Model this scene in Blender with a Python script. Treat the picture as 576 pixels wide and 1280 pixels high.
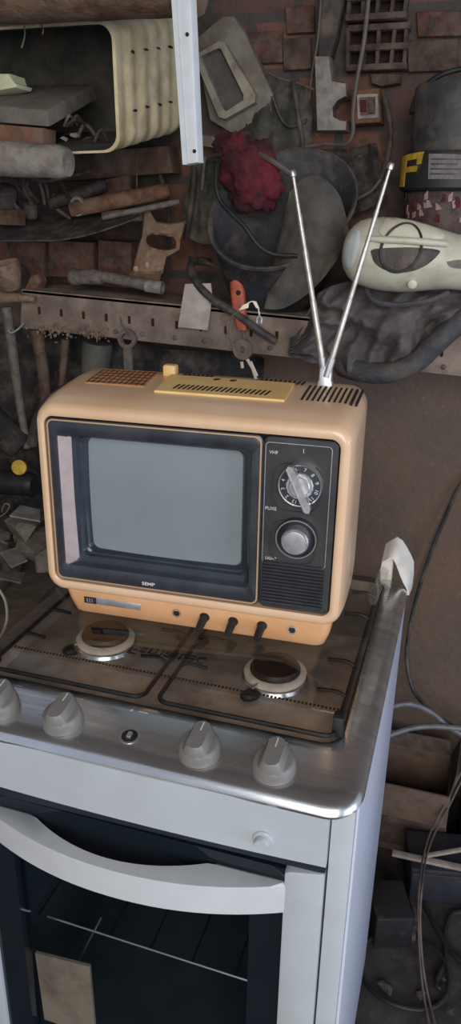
import bpy, bmesh, math, random
from mathutils import Vector, Matrix, noise
for o in list(bpy.data.objects): bpy.data.objects.remove(o)
S = bpy.context.scene
COL = S.collection
R = math.radians
rnd = random.Random(7)
ZT = 0.88                      # height of the steel cooktop

# ------------------------------------------------------------------ camera
FPX = 940.0
CAM = Vector((0.3097, -0.6072, ZT + 0.534))
c_r = Vector((0.9534, 0.3013, 0.0156)); c_u = Vector((-0.1221, 0.3382, 0.9331)); c_f = Vector((-0.2759, 0.8915, -0.3592))
cd = bpy.data.cameras.new('camera'); co = bpy.data.objects.new('camera', cd); COL.objects.link(co)
co.matrix_world = Matrix(((c_r.x, c_u.x, -c_f.x, CAM.x), (c_r.y, c_u.y, -c_f.y, CAM.y), (c_r.z, c_u.z, -c_f.z, CAM.z), (0, 0, 0, 1)))
cd.sensor_fit = 'VERTICAL'; cd.sensor_height = 36.0; cd.lens = FPX / 1280 * 36.0; cd.clip_start = 0.02
S.camera = co

# ------------------------------------------------------------------ light
w = bpy.data.worlds.new('world'); S.world = w; w.use_nodes = True
w.node_tree.nodes['Background'].inputs[0].default_value = (0.70, 0.80, 1.0, 1)
w.node_tree.nodes['Background'].inputs[1].default_value = 0.55
def area(name, loc, target, sx, sy, power, color):
    l = bpy.data.lights.new(name, 'AREA'); l.shape = 'RECTANGLE'; l.size = sx; l.size_y = sy; l.energy = power; l.color = color
    o = bpy.data.objects.new(name, l); COL.objects.link(o); o.location = loc
    o.rotation_euler = (Vector(target) - Vector(loc)).to_track_quat('-Z', 'Y').to_euler()
    return o
area('doorway_daylight', (0.9, -2.6, 1.9), (0.0, 0.3, 0.95), 1.7, 1.9, 68, (1.0, 0.94, 0.85))
area('side_opening_daylight', (2.3, -0.7, 1.0), (0.2, 0.3, 0.7), 1.2, 1.4, 24, (0.66, 0.76, 1.0))
S.view_settings.view_transform = 'Standard'; S.view_settings.look = 'None'; S.view_settings.gamma = 1.0
S.view_settings.exposure = 0.0
S.view_settings.use_curve_mapping = False

# ------------------------------------------------------------------ materials
def lin(c):
    return tuple((x / 12.92 if x <= .04045 else ((x + .055) / 1.055) ** 2.4) for x in c)
def rgb(r, g, b): return lin((r / 255, g / 255, b / 255)) + (1,)
def mat(name, c1, c2=None, rough=.6, metal=0., scale=12., bump=0., bscale=None, spec=.5, coat=0., lo=.4, hi=.62, dust=None, dlo=.45, dhi=.7, dscale=6., rvar=0., stretch=None):
    m = bpy.data.materials.new(name); m.use_nodes = True; nt = m.node_tree; b = nt.nodes['Principled BSDF']
    b.inputs['Roughness'].default_value = rough; b.inputs['Metallic'].default_value = metal
    b.inputs['Specular IOR Level'].default_value = spec
    b.inputs['Coat Weight'].default_value = coat; b.inputs['Coat Roughness'].default_value = .12
    b.inputs['Base Color'].default_value = c1
    tc = nt.nodes.new('ShaderNodeTexCoord'); mp = nt.nodes.new('ShaderNodeMapping'); nt.links.new(tc.outputs['Object'], mp.inputs[0])
    if stretch: mp.inputs['Scale'].default_value = stretch
    def nz(sc, det=5):
        n = nt.nodes.new('ShaderNodeTexNoise'); n.inputs['Scale'].default_value = sc; n.inputs['Detail'].default_value = det
        n.inputs['Roughness'].default_value = .62; nt.links.new(mp.outputs[0], n.inputs['Vector']); return n
    def ramp(src, a, bb):
        r = nt.nodes.new('ShaderNodeMapRange'); r.inputs[1].default_value = a; r.inputs[2].default_value = bb; nt.links.new(src, r.inputs[0]); return r.outputs[0]
    def mix(f, A, B):
        x = nt.nodes.new('ShaderNodeMix'); x.data_type = 'RGBA'; nt.links.new(f, x.inputs['Factor'])
        for i, v in ((6, A), (7, B)):
            if isinstance(v, tuple): x.inputs[i].default_value = v
            else: nt.links.new(v, x.inputs[i])
        return x.outputs[2]
    col = c1
    if c2: col = mix(ramp(nz(scale).outputs[0], lo, hi), col, c2)
    if dust: col = mix(ramp(nz(dscale, 8).outputs[0], dlo, dhi), col, dust)
    if not isinstance(col, tuple): nt.links.new(col, b.inputs['Base Color'])
    if rvar:
        r = nt.nodes.new('ShaderNodeMapRange'); nt.links.new(nz(scale * 2.3).outputs[0], r.inputs[0])
        r.inputs[1].default_value = .35; r.inputs[2].default_value = .65; r.inputs[3].default_value = max(.02, rough - rvar); r.inputs[4].default_value = rough + rvar
        nt.links.new(r.outputs[0], b.inputs['Roughness'])
    if bump:
        bp = nt.nodes.new('ShaderNodeBump'); bp.inputs['Strength'].default_value = bump; bp.inputs['Distance'].default_value = .01
        nt.links.new(nz(bscale or scale * 3, 8).outputs[0], bp.inputs['Height']); nt.links.new(bp.outputs[0], b.inputs['Normal'])
    return m
DUST = rgb(110, 97, 85)
M = {}
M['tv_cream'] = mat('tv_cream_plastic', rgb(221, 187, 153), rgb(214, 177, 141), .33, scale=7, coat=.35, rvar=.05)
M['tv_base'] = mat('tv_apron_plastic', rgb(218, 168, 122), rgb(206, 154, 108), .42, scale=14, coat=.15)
M['tv_yellow'] = mat('tv_yellowed_plastic', rgb(232, 198, 134), rgb(222, 184, 118), .5, scale=20)
M['tv_orange'] = mat('tv_orange_grille', rgb(196, 140, 92), rgb(170, 118, 76), .6, scale=40)
M['tv_black'] = mat('tv_black_plastic', rgb(44, 46, 52), rgb(58, 60, 66), .32, scale=16, rvar=.08)
M['tv_mask'] = mat('tv_gloss_mask', rgb(44, 49, 56), rgb(54, 61, 70), .2, scale=9, rvar=.06)
M['tv_panel'] = mat('tv_control_panel', rgb(46, 45, 47), rgb(58, 57, 58), .42, scale=22)
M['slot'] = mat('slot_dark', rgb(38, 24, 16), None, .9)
M['gold'] = mat('gold_trim', rgb(206, 170, 136), None, .38, metal=.35)
M['silver_strip'] = mat('brushed_silver_strip', rgb(172, 160, 160), rgb(160, 146, 146), .5, metal=.15, scale=30)
M['crt'] = mat('crt_glass', rgb(130, 139, 143), rgb(124, 133, 138), .2, scale=5, coat=.5)
M['chrome'] = mat('chrome', rgb(208, 208, 208), rgb(188, 186, 182), .22, metal=.8, scale=60)
M['alu'] = mat('satin_aluminium', rgb(196, 197, 198), rgb(174, 174, 174), .36, metal=.7, scale=80)
M['rod'] = mat('antenna_chrome', rgb(196, 189, 182), rgb(172, 165, 158), .38, metal=.6, scale=80)
M['print'] = mat('pale_print', rgb(205, 205, 205), None, .6)
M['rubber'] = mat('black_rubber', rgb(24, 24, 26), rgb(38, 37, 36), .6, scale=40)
M['white_enamel'] = mat('white_enamel', rgb(181, 188, 193), rgb(174, 180, 184), .36, scale=6, coat=.25, dust=rgb(170, 166, 158), dlo=.56, dhi=.86, dscale=5)
M['white_side'] = mat('white_side_enamel', rgb(194, 199, 212), rgb(186, 191, 205), .4, scale=6)
M['handle_white'] = mat('oven_handle_plastic', rgb(194, 197, 200), rgb(187, 190, 193), .45, scale=12)
M['knob_grey'] = mat('stove_knob_plastic', rgb(128, 126, 123), rgb(118, 116, 112), .42, scale=30)
M['black_glass'] = mat('black_oven_glass', rgb(22, 30, 37), None, .09, spec=.6, dust=rgb(26, 30, 34), dlo=.5, dhi=.8, dscale=8)
M['seam'] = mat('dark_seam', rgb(30, 36, 44), None, .5)
M['steel'] = mat('stainless_steel', rgb(216, 217, 218), rgb(196, 196, 196), .24, metal=.9, scale=14, rvar=.07, stretch=(.25, 2.5, 1))
M['steel_worn'] = mat('worn_well_steel', rgb(180, 174, 166), rgb(146, 139, 131), .38, metal=.4, scale=18, rvar=.1, bump=.05)
M['grate'] = mat('black_enamel_wire', rgb(20, 20, 22), rgb(32, 31, 30), .4, scale=40)
M['burner_ring'] = mat('burner_ring_aluminium', rgb(232, 228, 220), rgb(206, 200, 190), .5, metal=0., scale=60)
M['burner_cap'] = mat('burner_cap_enamel', rgb(34, 30, 28), rgb(52, 45, 40), .5, scale=60)
M['logo'] = mat('lid_print', rgb(26, 22, 20), None, .6)
M['oven_in'] = mat('oven_enamel', rgb(44, 60, 67), rgb(54, 68, 74), .5, scale=20)
M['wire'] = mat('rack_wire', rgb(190, 190, 188), None, .3, metal=.8)
M['brown_mottle'] = mat('mottled_brown_sheet', rgb(182, 158, 134), rgb(140, 116, 96), .85, scale=14, dust=rgb(176, 158, 136), dlo=.55, dhi=.75, dscale=9)

def glass_mat(name, tint, fac_gloss=.08, rough=.03):
    m = bpy.data.materials.new(name); m.use_nodes = True; nt = m.node_tree; nt.nodes.clear()
    out = nt.nodes.new('ShaderNodeOutputMaterial'); tr = nt.nodes.new('ShaderNodeBsdfTransparent'); gl = nt.nodes.new('ShaderNodeBsdfGlossy')
    tr.inputs[0].default_value = tint; gl.inputs['Roughness'].default_value = rough
    fr = nt.nodes.new('ShaderNodeFresnel'); fr.inputs[0].default_value = 1.45
    ge = nt.nodes.new('ShaderNodeNewGeometry'); inv = nt.nodes.new('ShaderNodeMath'); inv.operation = 'SUBTRACT'; inv.inputs[0].default_value = 1.0; nt.links.new(ge.outputs['Backfacing'], inv.inputs[1])
    mul = nt.nodes.new('ShaderNodeMath'); mul.operation = 'MULTIPLY'; nt.links.new(fr.outputs[0], mul.inputs[0]); nt.links.new(inv.outputs[0], mul.inputs[1])
    mx = nt.nodes.new('ShaderNodeMixShader'); nt.links.new(mul.outputs[0], mx.inputs[0]); nt.links.new(tr.outputs[0], mx.inputs[1]); nt.links.new(gl.outputs[0], mx.inputs[2])
    nt.links.new(mx.outputs[0], out.inputs[0]); return m
M['lid'] = glass_mat('smoked_lid_glass', (.91, .89, .86, 1))
M['pane'] = glass_mat('oven_pane_glass', (.80, .83, .85, 1))

def D(name, c1, c2, rough=.85, scale=14, bump=.35, d=DUST, dlo=.46, dhi=.78, **k):
    M[name] = mat(name, rgb(*c1), rgb(*c2), rough, scale=scale * 2.6, bump=bump, dust=d, dlo=dlo, dhi=dhi, dscale=k.pop('dscale', 22), **k)
D('beam_metal', (140, 124, 110), (108, 94, 84), .8, 6)
D('dark_wood', (92, 70, 54), (66, 48, 36), .85, 9)
D('log_wood', (132, 104, 82), (96, 72, 56), .85, 10, d=rgb(150, 130, 110))
D('crate_cream', (216, 202, 162), (190, 172, 130), .65, 5, .15, d=rgb(140, 118, 90), dlo=.5, dhi=.74, dscale=9)
D('crate_in_shaded', (76, 78, 70), (58, 60, 55), .8, 7, .2)
D('white_bar', (206, 212, 214), (196, 202, 204), .5, 9, .05, d=rgb(184, 184, 178), dlo=.55)
D('grey_slab', (112, 106, 98), (92, 87, 80), .9, 8)
D('red_box', (128, 92, 72), (104, 74, 58), .9, 12)
D('pale_yellow', (206, 208, 172), (190, 190, 152), .7, 12, .1, d=rgb(190, 186, 156))
D('sack', (146, 140, 130), (112, 106, 98), .9, 10)
D('dark_iron', (62, 56, 52), (46, 41, 38), .7, 20)
D('rust', (116, 80, 56), (82, 58, 44), .85, 22)
D('mid_iron', (112, 103, 97), (82, 75, 70), .7, 24)
D('black_sheet', (56, 54, 53), (44, 42, 41), .8, 12)
D('saw_wood', (140, 112, 90), (112, 86, 68), .75, 20, .2)
D('brass', (168, 146, 120), (132, 108, 84), .5, 40)
D('tan_can', (138, 114, 96), (106, 84, 70), .75, 16)
D('paper', (182, 170, 160), (166, 153, 143), .9, 14, .15, d=rgb(150, 136, 124), dlo=.5)
D('orange', (178, 88, 58), (150, 70, 46), .6, 20, .1, d=rgb(130, 88, 68), dlo=.5)
D('hose', (58, 54, 52), (42, 40, 39), .7, 20)
D('bin_black', (46, 48, 51), (34, 35, 38), .62, 8, .12, dlo=.5, dhi=.9)
D('bin_grey', (88, 86, 80), (66, 64, 60), .75, 7, .15)
D('red_cloth', (108, 30, 40), (52, 18, 24), .9, 9, .6, d=rgb(56, 34, 36), dlo=.44, dscale=14)
D('plate_grey', (124, 118, 104), (92, 87, 77), .65, 8, .12)
D('frame_cream', (150, 142, 124), (118, 110, 94), .6, 12, .1)
D('galv', (140, 136, 128), (112, 106, 98), .55, 18, .15)
D('leather', (62, 58, 56), (48, 44, 43), .8, 14)
D('drum_black', (62, 62, 65), (50, 50, 53), .6, 10, .1)
D('drum_dark', (38, 38, 40), (30, 30, 32), .55, 10, .1, dlo=.6, dhi=.95)
D('label_grey', (128, 124, 122), (106, 102, 100), .8, 30)
D('yellow', (204, 166, 48), (176, 140, 40), .6, 20, .05, d=rgb(160, 130, 60), dlo=.6)
D('tin_print', (84, 60, 58), (60, 48, 48), .6, 26)
D('white_red', (172, 150, 144), (150, 122, 116), .7, 40)
D('vac_white', (200, 198, 182), (188, 184, 164), .42, 8, .05, d=rgb(160, 152, 128), dlo=.55, dhi=.85)
D('vac_cream', (216, 212, 190), (204, 198, 174), .42, 8, .05, d=rgb(176, 168, 140), dlo=.55, dhi=.85)
D('vac_dark', (74, 66, 60), (58, 52, 48), .6, 12)
D('bag_cloth', (96, 90, 90), (80, 75, 75), .85, 12, .3, dlo=.5, dhi=.9)
D('bag_edge', (72, 72, 76), (58, 58, 61), .75, 12, .3)
D('tarp', (50, 47, 46), (36, 34, 34), .9, 9, .4)
D('greenish', (64, 64, 59), (48, 48, 45), .9, 9, .4)
D('hollow_clay', (82, 66, 58), (58, 47, 42), .95, 14, .6)
D('rubble', (132, 124, 116), (104, 96, 88), .95, 10, .5)
D('zinc_sheet', (146, 148, 146), (120, 122, 120), .6, 9, .1)
D('carton', (104, 86, 72), (84, 69, 58), .9, 8, .1)
D('carton_dark', (74, 62, 56), (58, 49, 45), .9, 8, .1)
D('navy', (44, 46, 54), (36, 37, 43), .6, 10, .1, dlo=.62, dhi=.95)
D('stick', (160, 150, 141), (146, 136, 126), .8, 20, .2)
D('cable_grey', (110, 112, 120), (92, 94, 100), .5, 20, .02)
D('cable_green', (40, 48, 46), (32, 38, 37), .5, 20, .02)
D('cable_brown', (92, 83, 77), (74, 67, 62), .6, 20, .02)
D('plastic_grey', (96, 94, 94), (76, 74, 74), .5, 14, .4)
D('fluff', (128, 112, 96), (110, 95, 80), 1., 30, .3)
D('floor_mat', (56, 51, 50), (42, 39, 39), .95, 3, .4, d=rgb(78, 71, 68))
D('bench_wood', (104, 92, 82), (82, 72, 64), .9, 8, .3)
D('white_plastic', (206, 202, 192), (198, 194, 184), .45, 14, .02, d=rgb(186, 178, 164), dlo=.6, dhi=.9)
D('shelf_brick', (94, 60, 50), (60, 46, 40), .95, 16, .5)

def wall_mat():
    m = bpy.data.materials.new('dusty_brick_and_render'); m.use_nodes = True; nt = m.node_tree; b = nt.nodes['Principled BSDF']; b.inputs['Roughness'].default_value = .95
    L = nt.links.new; tc = nt.nodes.new('ShaderNodeTexCoord'); sx = nt.nodes.new('ShaderNodeSeparateXYZ'); L(tc.outputs['Object'], sx.inputs[0])
    cm = nt.nodes.new('ShaderNodeCombineXYZ'); L(sx.outputs[0], cm.inputs[0]); L(sx.outputs[2], cm.inputs[1])
    br = nt.nodes.new('ShaderNodeTexBrick'); L(cm.outputs[0], br.inputs['Vector']); br.inputs['Scale'].default_value = 1.0
    br.inputs['Brick Width'].default_value = .19; br.inputs['Row Height'].default_value = .1; br.inputs['Mortar Size'].default_value = .011; br.inputs['Mortar Smooth'].default_value = .3
    br.inputs['Color1'].default_value = rgb(122, 80, 66); br.inputs['Color2'].default_value = rgb(90, 66, 58); br.inputs['Mortar'].default_value = rgb(70, 66, 63)
    def nz(s): n = nt.nodes.new('ShaderNodeTexNoise'); n.inputs['Scale'].default_value = s; n.inputs['Detail'].default_value = 8; n.inputs['Roughness'].default_value = .65; L(tc.outputs['Object'], n.inputs['Vector']); return n.outputs[0]
    def rg(s, a, c): r = nt.nodes.new('ShaderNodeMapRange'); r.inputs[1].default_value = a; r.inputs[2].default_value = c; L(s, r.inputs[0]); return r.outputs[0]
    def mx(f, A, B):
        x = nt.nodes.new('ShaderNodeMix'); x.data_type = 'RGBA'; L(f, x.inputs['Factor'])
        for i, v in ((6, A), (7, B)):
            if isinstance(v, tuple): x.inputs[i].default_value = v
            else: L(v, x.inputs[i])
        return x.outputs[2]
    c = mx(rg(nz(6), .38, .58), br.outputs[0], rgb(76, 69, 65)); c = mx(rg(nz(22), .5, .7), c, rgb(56, 50, 47))
    pl = mx(rg(nz(4), .4, .65), rgb(94, 83, 75), rgb(108, 88, 74)); pl = mx(rg(nz(60), .58, .75), pl, rgb(122, 108, 95))
    ad = nt.nodes.new('ShaderNodeMath'); ad.operation = 'MULTIPLY_ADD'; L(nz(6), ad.inputs[0]); ad.inputs[1].default_value = -.08; L(sx.outputs[2], ad.inputs[2])
    c = mx(rg(ad.outputs[0], 1.13, 1.17), pl, c)
    L(c, b.inputs['Base Color'])
    bp = nt.nodes.new('ShaderNodeBump'); bp.inputs['Strength'].default_value = .6; bp.inputs['Distance'].default_value = .012; L(nz(28), bp.inputs['Height']); L(bp.outputs[0], b.inputs['Normal'])
    return m
M['wall'] = wall_mat()

# ------------------------------------------------------------------ geometry helpers
def at(px, py, Y):
    """point of the room at depth Y seen in the given direction"""
    d = c_f + c_r * ((px - 288) / FPX) - c_u * ((py - 640) / FPX)
    return CAM + d * ((Y - CAM.y) / d.y)
def atz(px, py, Z):
    d = c_f + c_r * ((px - 288) / FPX) - c_u * ((py - 640) / FPX)
    return CAM + d * ((Z - CAM.z) / d.z)
V = Vector
class MB:
    def __init__(s): s.bm = bmesh.new()
    def box(s, x0, x1, y0, y1, z0, z1, bev=0., mtx=None, seg=2):
        r = bmesh.ops.create_cube(s.bm, size=1.); vs = r['verts']
        for v in vs: v.co = V(((x0 + x1) / 2 + v.co.x * (x1 - x0), (y0 + y1) / 2 + v.co.y * (y1 - y0), (z0 + z1) / 2 + v.co.z * (z1 - z0)))
        if bev:
            es = {e for v in vs for e in v.link_edges}
            r2 = bmesh.ops.bevel(s.bm, geom=list(es), offset=bev, segments=seg, profile=.5, affect='EDGES'); vs = list({v for f in r2['faces'] for v in f.verts} | {v for v in vs if v.is_valid})
        if mtx is not None:
            for v in vs: v.co = mtx @ v.co
        return s
    def loft(s, loops, cap0=True, cap1=True, closed=True):
        vl = [[s.bm.verts.new(p) for p in lp] for lp in loops]; n = len(vl[0])
        for a, b in zip(vl, vl[1:]):
            for i in range(n if closed else n - 1):
                j = (i + 1) % n
                try: s.bm.faces.new((a[i], a[j], b[j], b[i]))
                except ValueError: pass
        if cap0: s.bm.faces.new(vl[0][::-1])
        if cap1: s.bm.faces.new(vl[-1])
        return s
    def tube(s, pts, r, n=10, cap=True, closed=False):
        pts = [V(p) for p in pts]; N = len(pts); rs = r if isinstance(r, (list, tuple)) else [r] * N
        loops = []; up = None
        for i, p in enumerate(pts):
            if closed: t = pts[(i + 1) % N] - pts[i - 1]
            else: t = pts[min(i + 1, N - 1)] - pts[max(i - 1, 0)]
            t = t.normalized()
            if up is None: up = t.orthogonal().normalized()
            up = (up - t * up.dot(t)); up = up.normalized() if up.length > 1e-6 else t.orthogonal().normalized()
            q = t.cross(up)
            loops.append([p + (up * math.cos(2 * math.pi * k / n) + q * math.sin(2 * math.pi * k / n)) * rs[i] for k in range(n)])
        if closed: loops.append(loops[0]); cap = False
        return s.loft(loops, cap, cap)
    def lathe(s, prof, o, ax=(0, 0, 1), n=32, cap0=True, cap1=True, sx=1., ref=None):
        ax = V(ax).normalized(); u = V(ref) if ref else ax.orthogonal().normalized(); u = (u - ax * u.dot(ax)).normalized(); q = ax.cross(u); o = V(o)
        return s.loft([[o + ax * h + (u * math.cos(2 * math.pi * k / n) * r * sx + q * math.sin(2 * math.pi * k / n) * r) for k in range(n)] for r, h in prof], cap0, cap1)
    def prism(s, pts, off, bev=0.):
        off = V(off); pts = [V(p) for p in pts]
        a = [s.bm.verts.new(p) for p in pts]; b = [s.bm.verts.new(p + off) for p in pts]; n = len(a)
        fs = [s.bm.faces.new(a[::-1]), s.bm.faces.new(b)]
        for i in range(n): fs.append(s.bm.faces.new((a[i], a[(i + 1) % n], b[(i + 1) % n], b[i])))
        if bev: bmesh.ops.bevel(s.bm, geom=list(fs[0].edges), offset=bev, segments=2, profile=.5, affect='EDGES')
        return s
    def ring(s, outer, inner, off):
        off = V(off); o = [V(p) for p in outer]; i = [V(p) for p in inner]
        return s.loft([o, [p + off for p in o], [p + off for p in i], i, o], False, False)
    def grid(s, fn, nu, nv, thick=0.):
        vs = [[s.bm.verts.new(fn(i / nu, j / nv)) for i in range(nu + 1)] for j in range(nv + 1)]
        for j in range(nv):
            for i in range(nu): s.bm.faces.new((vs[j][i], vs[j][i + 1], vs[j + 1][i + 1], vs[j + 1][i]))
        if thick: bmesh.ops.solidify(s.bm, geom=s.bm.faces[:], thickness=thick)
        return s
    def hull(s, c, sx, sy, sz, n=14, rd=rnd, mtx=None):
        vs = []
        for _ in range(n):
            d = V((rd.gauss(0, 1), rd.gauss(0, 1), rd.gauss(0, 1))).normalized()
            p = V((d.x * sx, d.y * sy, d.z * sz)); vs.append(s.bm.verts.new((mtx @ p if mtx else p) + V(c)))
        r = bmesh.ops.convex_hull(s.bm, input=vs); bmesh.ops.delete(s.bm, geom=[g for g in r['geom_interior'] if isinstance(g, bmesh.types.BMVert)], context='VERTS')
        return s
    def build(s, name, m, parent=None, smooth=True, loc=None, angle=38):
        bmesh.ops.remove_doubles(s.bm, verts=s.bm.verts[:], dist=1e-6)
        bmesh.ops.recalc_face_normals(s.bm, faces=s.bm.faces[:])
        for e in s.bm.edges:
            if len(e.link_faces) == 2 and e.calc_face_angle(0) > R(angle): e.smooth = False
        for f in s.bm.faces: f.smooth = smooth
        me = bpy.data.meshes.new(name); s.bm.to_mesh(me); s.bm.free(); me.materials.append(M[m] if isinstance(m, str) else m)
        o = bpy.data.objects.new(name, me); COL.objects.link(o)
        if parent: o.parent = parent
        if loc is not None: o.location = loc
        return o
def rr(x0, x1, z0, z1, r, n=6):
    out = []
    for cx, cz, a in ((x1 - r, z1 - r, 0), (x0 + r, z1 - r, 90), (x0 + r, z0 + r, 180), (x1 - r, z0 + r, 270)):
        for k in range(n + 1): t = R(a + 90 * k / n); out.append((cx + r * math.cos(t), cz + r * math.sin(t)))
    return out
def smooth_path(pts, k=6):
    pts = [V(p) for p in pts]; out = []
    for i in range(len(pts) - 1):
        p0, p1, p2, p3 = pts[max(i - 1, 0)], pts[i], pts[i + 1], pts[min(i + 2, len(pts) - 1)]
        for j in range(k):
            t = j / k; out.append(.5 * ((2 * p1) + (p2 - p0) * t + (2 * p0 - 5 * p1 + 4 * p2 - p3) * t * t + (3 * p1 - p0 - 3 * p2 + p3) * t ** 3))
    out.append(pts[-1]); return out
def tag(o, label, cat, group=None, kind=None):
    if label: o['label'] = label
    if cat: o['category'] = cat
    if group: o['group'] = group
    if kind: o['kind'] = kind
    return o
def empty(name, loc, rz=0., label=None, cat=None, group=None):
    o = bpy.data.objects.new(name, None); COL.objects.link(o); o.location = loc; o.rotation_euler = (0, 0, rz); o.empty_display_size = .05
    return tag(o, label, cat, group)
def struct(o): o['kind'] = 'structure'; return o
def text(name, body, size, m, parent, loc, rot, ext=.0003, mirror_y=False, sx=1., bold=0.):
    c = bpy.data.curves.new(name, 'FONT'); c.body = body; c.size = size; c.extrude = ext; c.align_x = 'CENTER'; c.align_y = 'CENTER'; c.offset = bold
    t = bpy.data.objects.new('tmp_text', c); COL.objects.link(t); bpy.context.view_layer.update()
    me = bpy.data.meshes.new_from_object(t.evaluated_get(bpy.context.evaluated_depsgraph_get())); bpy.data.objects.remove(t)
    for v in me.vertices:
        v.co.x *= sx
        if mirror_y: v.co.y *= -1
    me.materials.clear(); me.materials.append(M[m]); o = bpy.data.objects.new(name, me); COL.objects.link(o); o.parent = parent; o.location = loc; o.rotation_euler = rot
    return o
def nv(p, s, seed=0.): return noise.noise(V((p[0] * s + seed, p[1] * s - seed, p[2] * s + seed * .7)))
def cable(name, pts, r, m, label, cat='cable', group=None, k=6):
    return tag(MB().tube(smooth_path(pts, k), r, 8).build(name, m), label, cat, group)

# ------------------------------------------------------------------ setting
WY = 1.10
struct(MB().prism([(-1.8, WY, 0), (2.6, WY, 0), (2.6, WY, 3.0), (.02, WY, 3.0), (-.04, WY, 1.98), (-1.8, WY, 1.96)], (0, .15, 0)).build('wall_back', 'wall'))
struct(MB().box(-1.95, -1.8, -1.6, WY + .15, 0, 3.0).build('wall_left', 'wall'))
struct(MB().box(-1.95, 3.2, -3.2, WY + .15, -.1, 0).build('floor', 'floor_mat'))
struct(MB().box(-1.95, 3.2, -1.6, WY + .15, 3.0, 3.1).build('ceiling', 'dark_wood'))

# ================================================================== STOVE
stove = empty('gas_stove', (0, 0, 0), 0, 'white four burner gas stove with stainless steel top and black glass oven door', 'stove')
def Z(z): return ZT + z
# body shell: sides, back, bottom (open towards the door), corner posts
for s in (-1, 1):
    MB().prism([(s * .2345, .002, Z(-.019)), (s * .2345, .002, .06), (s * .2565, .0035, .06), (s * .2585, .0035, Z(-.019))], (0, .018, 0), .002).build('front_post', 'white_enamel', stove)
for s in (-1, 1):
    MB().prism([(s * .2610, .014, Z(-.016)), (s * .2610, .528, Z(-.016)), (s * .2610, .505, .05), (s * .2610, .014, .05)], (-s * .012, 0, 0), .002).build('side_panel', 'white_side', stove)
MB().box(-.25, .25, .50, .512, .05, Z(-.03)).build('back_panel', 'white_side', stove)
b = MB()
for sx in (-.23, .23):
    for sy in (.05, .47): b.lathe([(.016, 0), (.016, .02), (.012, .06)], (sx, sy, 0), n=16)
b.build('foot', 'rubber', stove)
# fascia
b = MB(); pts = []
for k in range(13):
    t = k / 12; x = -.2335 + .467 * t; pts.append(x)
b.loft([[(x, -.004 - .006 * (1 - (x / .2335) ** 2), Z(-.024)) for x in pts] + [(x, .02, Z(-.024)) for x in pts[::-1]],
        [(x, -.004 - .006 * (1 - (x / .2335) ** 2), Z(-.092)) for x in pts] + [(x, .02, Z(-.092)) for x in pts[::-1]]])
b.build('front_panel', 'white_enamel', stove)
lb = MB().lathe([(.0115, 0), (.0115, .002), (.0105, .003), (.009, .003)], (.166, -.0065, Z(-.0725)), (0, -1, 0), 28).build('light_button', 'white_enamel', stove)
MB().lathe([(.0078, 0), (.0078, .006), (.007, .0075)], (.166, -.009, Z(-.0725)), (0, -1, 0), 24).build('push_cap', 'white_enamel', lb)
# oven cavity
b = MB(); x0, x1, y0, y1, z0, z1 = -.18, .18, .03, .47, .25, Z(-.14)
b.loft([[(x0, y0, z0), (x1, y0, z0), (x1, y0, z1), (x0, y0, z1)], [(x0, y1, z0), (x1, y1, z0), (x1, y1, z1), (x0, y1, z1)]], False, True)
b.build('oven_cavity', 'oven_in', stove)
b = MB()
b.tube([(-.154, .06, Z(-.3725)), (.176, .06, Z(-.379))], .0016, 6)
for x in (-.10,): b.tube([(x + .03, .06, Z(-.345)), (x - .016, .06, Z(-.455))], .0013, 6)
rk = b.build('oven_rack', 'wire', stove)
b = MB()
for x in (-.17, -.06, 0, .06, .12, .17): b.tube([(x, .062, Z(-.378)), (x, .44, Z(-.378))], .0015, 6)
b.build('rack_rods', 'grate', rk)
# door
door = MB()
door.ring([(x, 0, z) for x, z in ((-.192, .2), (.192, .2), (.192, Z(-.112)), (-.192, Z(-.112)))], [(x, 0, z) for x, z in ((-.152, .24), (.152, .24), (.152, Z(-.175)), (-.152, Z(-.175)))], (0, .02, 0))
door = door.build('oven_door', 'black_glass', stove)
MB().box(-.153, .153, .008, .012, .239, Z(-.174)).build('window_pane', 'pane', door)
for s in (-1, 1):
    MB().prism([(s * .1905, -.006, .2), (s * .1905, -.006, Z(-.112)), (s * .196, -.007, Z(-.108)), (s * .2325, -.003, Z(-.103)), (s * .2325, -.003, .2)], (0, .024, 0), .002).build('door_frame', 'white_enamel', door)
MB().prism([(-.2325, -.001, Z(-.092)), (.2325, -.001, Z(-.092)), (.2325, -.001, Z(-.104)), (-.2325, -.001, Z(-.112))], (0, .02, 0)).build('door_top_edge', 'seam', door)
MB().box(-.2325, .2325, -.002, .02, .07, .195, .004).build('lower_drawer', 'white_enamel', stove)
# bowed handle
o_, i_ = [], []
for k in range(25):
    t = -1 + 2 * k / 24; ax = abs(t)
    o_.append((.004 + .189 * t, -.006 - .041 * (1 - ax ** 2.1)))
for k in range(25):
    t = 1 - 2 * k / 24; ax = abs(t)
    i_.append((-.004 + .117 * t, .001 - .034 * (1 - ax ** 2.0)))
poly = [(.193, .001)] + [(x, y) for x, y in i_] + [(-.185, .001)] + o_
MB().prism([(x, y, Z(-.128)) for x, y in poly], (0, 0, -.039), .004).build('handle', 'handle_white', door)

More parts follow.
